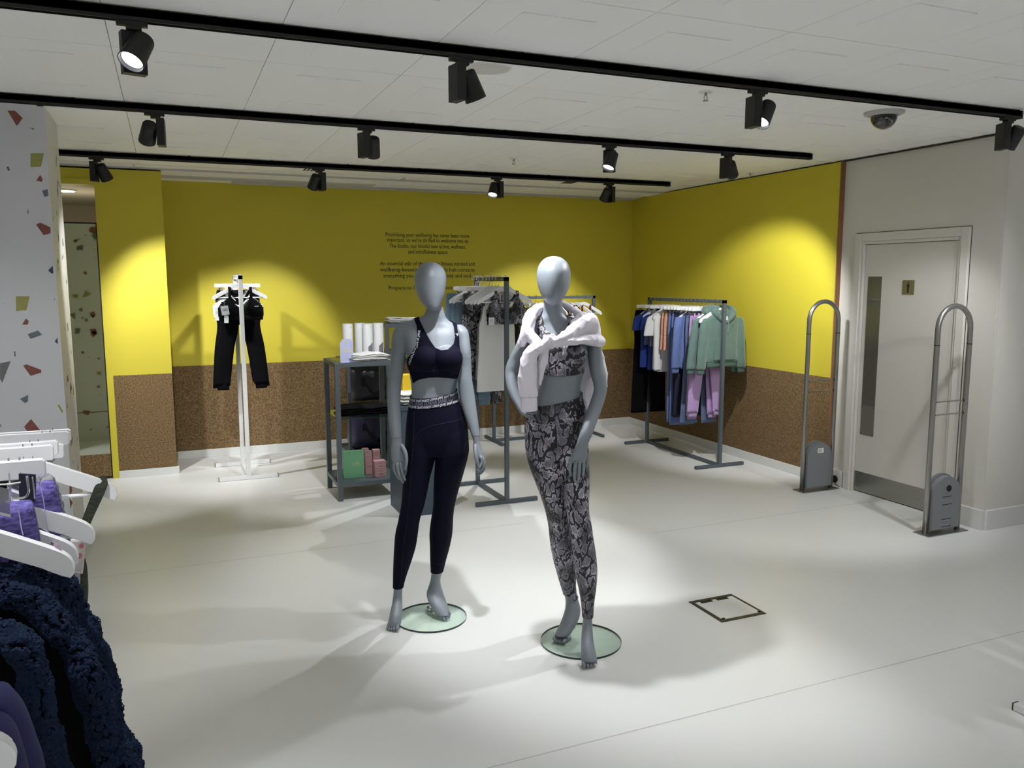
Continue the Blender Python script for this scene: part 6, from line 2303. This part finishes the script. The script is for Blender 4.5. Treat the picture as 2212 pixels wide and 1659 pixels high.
wire(bm, [S(x, y, 1.05) for x, y in ((-30, 1048), (24, 1046), (44, 1042))], .0012, 6)
emit_mesh('lip', bm, WHITEM, t, world=True)
# tags and floral fabric
t = thing('floral_garment', 'white garment edge printed with small pink flowers, below the hanger arms', 'top', S(165, 1200, 1.42), 0, 'clothes on the left foreground rail')
bm = BM()
limb_px(bm, [(166, 1164, 1.40, 15, .004), (166, 1190, 1.40, 16, .005), (165, 1215, 1.40, 15, .005), (163, 1240, 1.40, 14, .004)], 0, n=16, k=3, tips=())
emit_mesh('cloth', bm, FLOR, t, smooth=True, world=True)
t = thing('swing_tag', 'small grey card tag hanging below the hanger arms beside the fleece', 'tag', S(168, 1250, 1.22), 0)
bm = BM()
px_ribbon(bm, [(166, 1236, 1.22, 6, .0006), (167, 1252, 1.22, 6, .0006), (166, 1262, 1.22, 6, .0006)])
emit_mesh('card', bm, PAPERG, t, world=True)
for (pts, hd, lb) in ((((98, 1161), (98, 1170), (98, 1178)), 1.172, 'dusty pink fabric loop round the farther hanger arm'), (((118, 1188), (117, 1202), (115, 1216)), 1.108, 'dusty pink fabric loop round the nearer hanger arm')):
    t = thing('hanging_loop', lb, 'loop', S(pts[0][0], pts[0][1], hd), 0, 'pink hanging loops')
    bm = BM()
    # a band wrapped round the arm: front, top and back
    w_ = 15
    fr = [(pts[0][0] + 4, pts[0][1] - 3, hd + .035, w_, .0008), (pts[0][0] + 2, pts[0][1] - 5, hd + .012, w_, .0008), (pts[0][0], pts[0][1], hd - .004, w_, .0008), (pts[1][0], pts[1][1], hd - .006, w_, .0008), (pts[2][0], pts[2][1] + 6, hd - .006, w_, .0008)]
    px_ribbon(bm, fr)
    emit_mesh('band', bm, PINKB, t, world=True)


# fleece coats
def fleece_tufts(bm_src, count, seed, size=.0068):
    """curly pile over the faces of bm_src as one mesh"""
    rg = random.Random(seed)
    fs = [f for f in bm_src.faces]
    ar = [f.calc_area() for f in fs]
    cum, s_ = [], 0
    for a in ar:
        s_ += a
        cum.append(s_)
    import bisect
    V, F = [], []
    for k in range(count):
        f = fs[min(len(fs) - 1, bisect.bisect(cum, rg.random() * s_))]
        vs = [v.co for v in f.verts]
        ws = [rg.random() for _ in vs]
        sw_ = sum(ws)
        p = Vector((0, 0, 0))
        for v, q in zip(vs, ws):
            p += v * (q / sw_)
        n_ = f.normal
        tn = n_.orthogonal().normalized()
        bt = n_.cross(tn)
        a = noise.noise(p * 38) * 6 + rg.uniform(-.7, .7)
        dirv = tn * math.cos(a) + bt * math.sin(a)
        sd = dirv.cross(n_)
        L_ = size * rg.uniform(.7, 1.5)
        w_ = size * rg.uniform(.22, .40)
        lump = max(0, noise.noise(p * 55)) * .007
        base = p + n_ * lump
        pts = [(0, -.001, w_), (L_ * .35, L_ * .38, w_ * 1.1), (L_ * .8, L_ * .45, w_ * .8), (L_ * 1.1, L_ * .12, w_ * .15)]
        i0 = len(V)
        for (u_, h_, ww) in pts:
            c = base + dirv * u_ + n_ * h_
            V += [c - sd * ww, c + n_ * ww * .7, c + sd * ww]
        for j in range(3):
            b0, b1 = i0 + j * 3, i0 + j * 3 + 3
            F += [(b0, b0 + 1, b1 + 1, b1), (b0 + 1, b0 + 2, b1 + 2, b1 + 1)]
    return V, F


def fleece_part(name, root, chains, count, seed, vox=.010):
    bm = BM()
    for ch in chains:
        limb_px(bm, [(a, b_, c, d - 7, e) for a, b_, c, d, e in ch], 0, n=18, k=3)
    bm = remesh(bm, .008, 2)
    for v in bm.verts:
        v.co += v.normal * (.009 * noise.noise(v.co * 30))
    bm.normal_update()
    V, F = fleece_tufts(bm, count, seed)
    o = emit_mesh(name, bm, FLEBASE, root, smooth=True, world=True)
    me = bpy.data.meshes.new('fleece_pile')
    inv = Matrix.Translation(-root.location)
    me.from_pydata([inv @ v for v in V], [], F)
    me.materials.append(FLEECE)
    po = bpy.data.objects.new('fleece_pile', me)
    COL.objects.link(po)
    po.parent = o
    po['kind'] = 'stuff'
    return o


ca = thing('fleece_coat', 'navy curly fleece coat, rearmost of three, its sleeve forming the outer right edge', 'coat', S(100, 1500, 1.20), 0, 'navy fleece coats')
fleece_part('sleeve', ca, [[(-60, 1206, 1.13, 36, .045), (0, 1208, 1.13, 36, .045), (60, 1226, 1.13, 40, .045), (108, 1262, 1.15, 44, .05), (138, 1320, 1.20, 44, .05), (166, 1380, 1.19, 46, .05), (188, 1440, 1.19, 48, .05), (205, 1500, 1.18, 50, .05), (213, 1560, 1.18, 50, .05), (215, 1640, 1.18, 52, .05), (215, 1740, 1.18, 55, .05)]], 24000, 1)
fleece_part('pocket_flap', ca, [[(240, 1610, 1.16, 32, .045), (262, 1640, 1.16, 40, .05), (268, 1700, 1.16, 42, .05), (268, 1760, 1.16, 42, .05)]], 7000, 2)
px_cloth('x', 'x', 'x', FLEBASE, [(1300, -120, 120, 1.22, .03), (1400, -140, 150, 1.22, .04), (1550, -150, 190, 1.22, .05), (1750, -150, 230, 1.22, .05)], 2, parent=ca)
cb = thing('fleece_coat', 'navy curly fleece coat, middle of three, hanging open with black for lining and shade', 'coat', S(100, 1500, 1.08), 0, 'navy fleece coats')
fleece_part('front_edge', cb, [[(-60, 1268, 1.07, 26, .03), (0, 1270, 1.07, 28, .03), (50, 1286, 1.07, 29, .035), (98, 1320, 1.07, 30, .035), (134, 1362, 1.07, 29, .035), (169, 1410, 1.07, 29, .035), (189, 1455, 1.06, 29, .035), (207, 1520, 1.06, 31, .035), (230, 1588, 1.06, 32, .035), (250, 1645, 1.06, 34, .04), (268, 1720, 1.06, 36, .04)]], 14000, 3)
px_cloth('x', 'x', 'x', BLKF, [(1300, -120, 70, 1.11, .02), (1330, -130, 105, 1.11, .025), (1400, -140, 160, 1.11, .025), (1520, -150, 205, 1.10, .03), (1640, -150, 245, 1.10, .03), (1750, -150, 262, 1.10, .03)], 5, parent=cb)  # black colour stands for the lining and the shade between the coats
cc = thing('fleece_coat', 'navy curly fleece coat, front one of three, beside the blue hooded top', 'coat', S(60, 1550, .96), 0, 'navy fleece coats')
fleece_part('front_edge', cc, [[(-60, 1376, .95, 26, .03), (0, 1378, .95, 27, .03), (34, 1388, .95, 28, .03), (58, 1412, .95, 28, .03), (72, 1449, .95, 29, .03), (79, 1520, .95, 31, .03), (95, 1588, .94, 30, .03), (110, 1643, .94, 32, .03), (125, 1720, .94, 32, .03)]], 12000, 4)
px_cloth('x', 'x', 'x', BLKF, [(1400, -120, 40, .99, .02), (1440, -130, 66, .99, .02), (1550, -140, 80, .985, .02), (1750, -150, 120, .985, .02)], 7, parent=cc)  # again lining and shade together, put in as black cloth
hn = thing('hooded_top', 'dark blue cotton hooded top in the bottom left corner', 'hoodie', S(30, 1600, .85), 0, 'clothes on the left foreground rail')
bm = BM()
limb_px(bm, [(-70, 1500, .86, 20, .03), (-30, 1504, .86, 24, .03), (0, 1512, .86, 28, .03), (24, 1545, .86, 30, .03), (42, 1600, .855, 32, .03), (58, 1660, .85, 34, .03), (66, 1760, .85, 34, .03)], 0, n=20, k=4)
emit_mesh('hood', bm, HOODN, hn, smooth=True, world=True)
bm = BM()
limb_px(bm, [(-70, 1560, .82, 20, .03), (-20, 1566, .82, 24, .03), (4, 1580, .82, 26, .03), (18, 1620, .815, 28, .03), (30, 1680, .81, 30, .03), (36, 1760, .81, 34, .03)], 0, n=20, k=4)
emit_mesh('shoulder', bm, HOODN, hn, smooth=True, world=True)
n3 = fshirt(-.1585, .868, 1.226, R(6), 'white hanger end poking out of the bottom left corner', .215)

for q in (n1, n2, n3):
    for ch in list(q.children):
        if ch.name.startswith('crossbar'):
            bpy.data.objects.remove(ch)

# templates are not part of the place
for tmpl in keep_tmpl:
    for ch in list(tmpl.children):
        bpy.data.objects.remove(ch)
    bpy.data.objects.remove(tmpl)
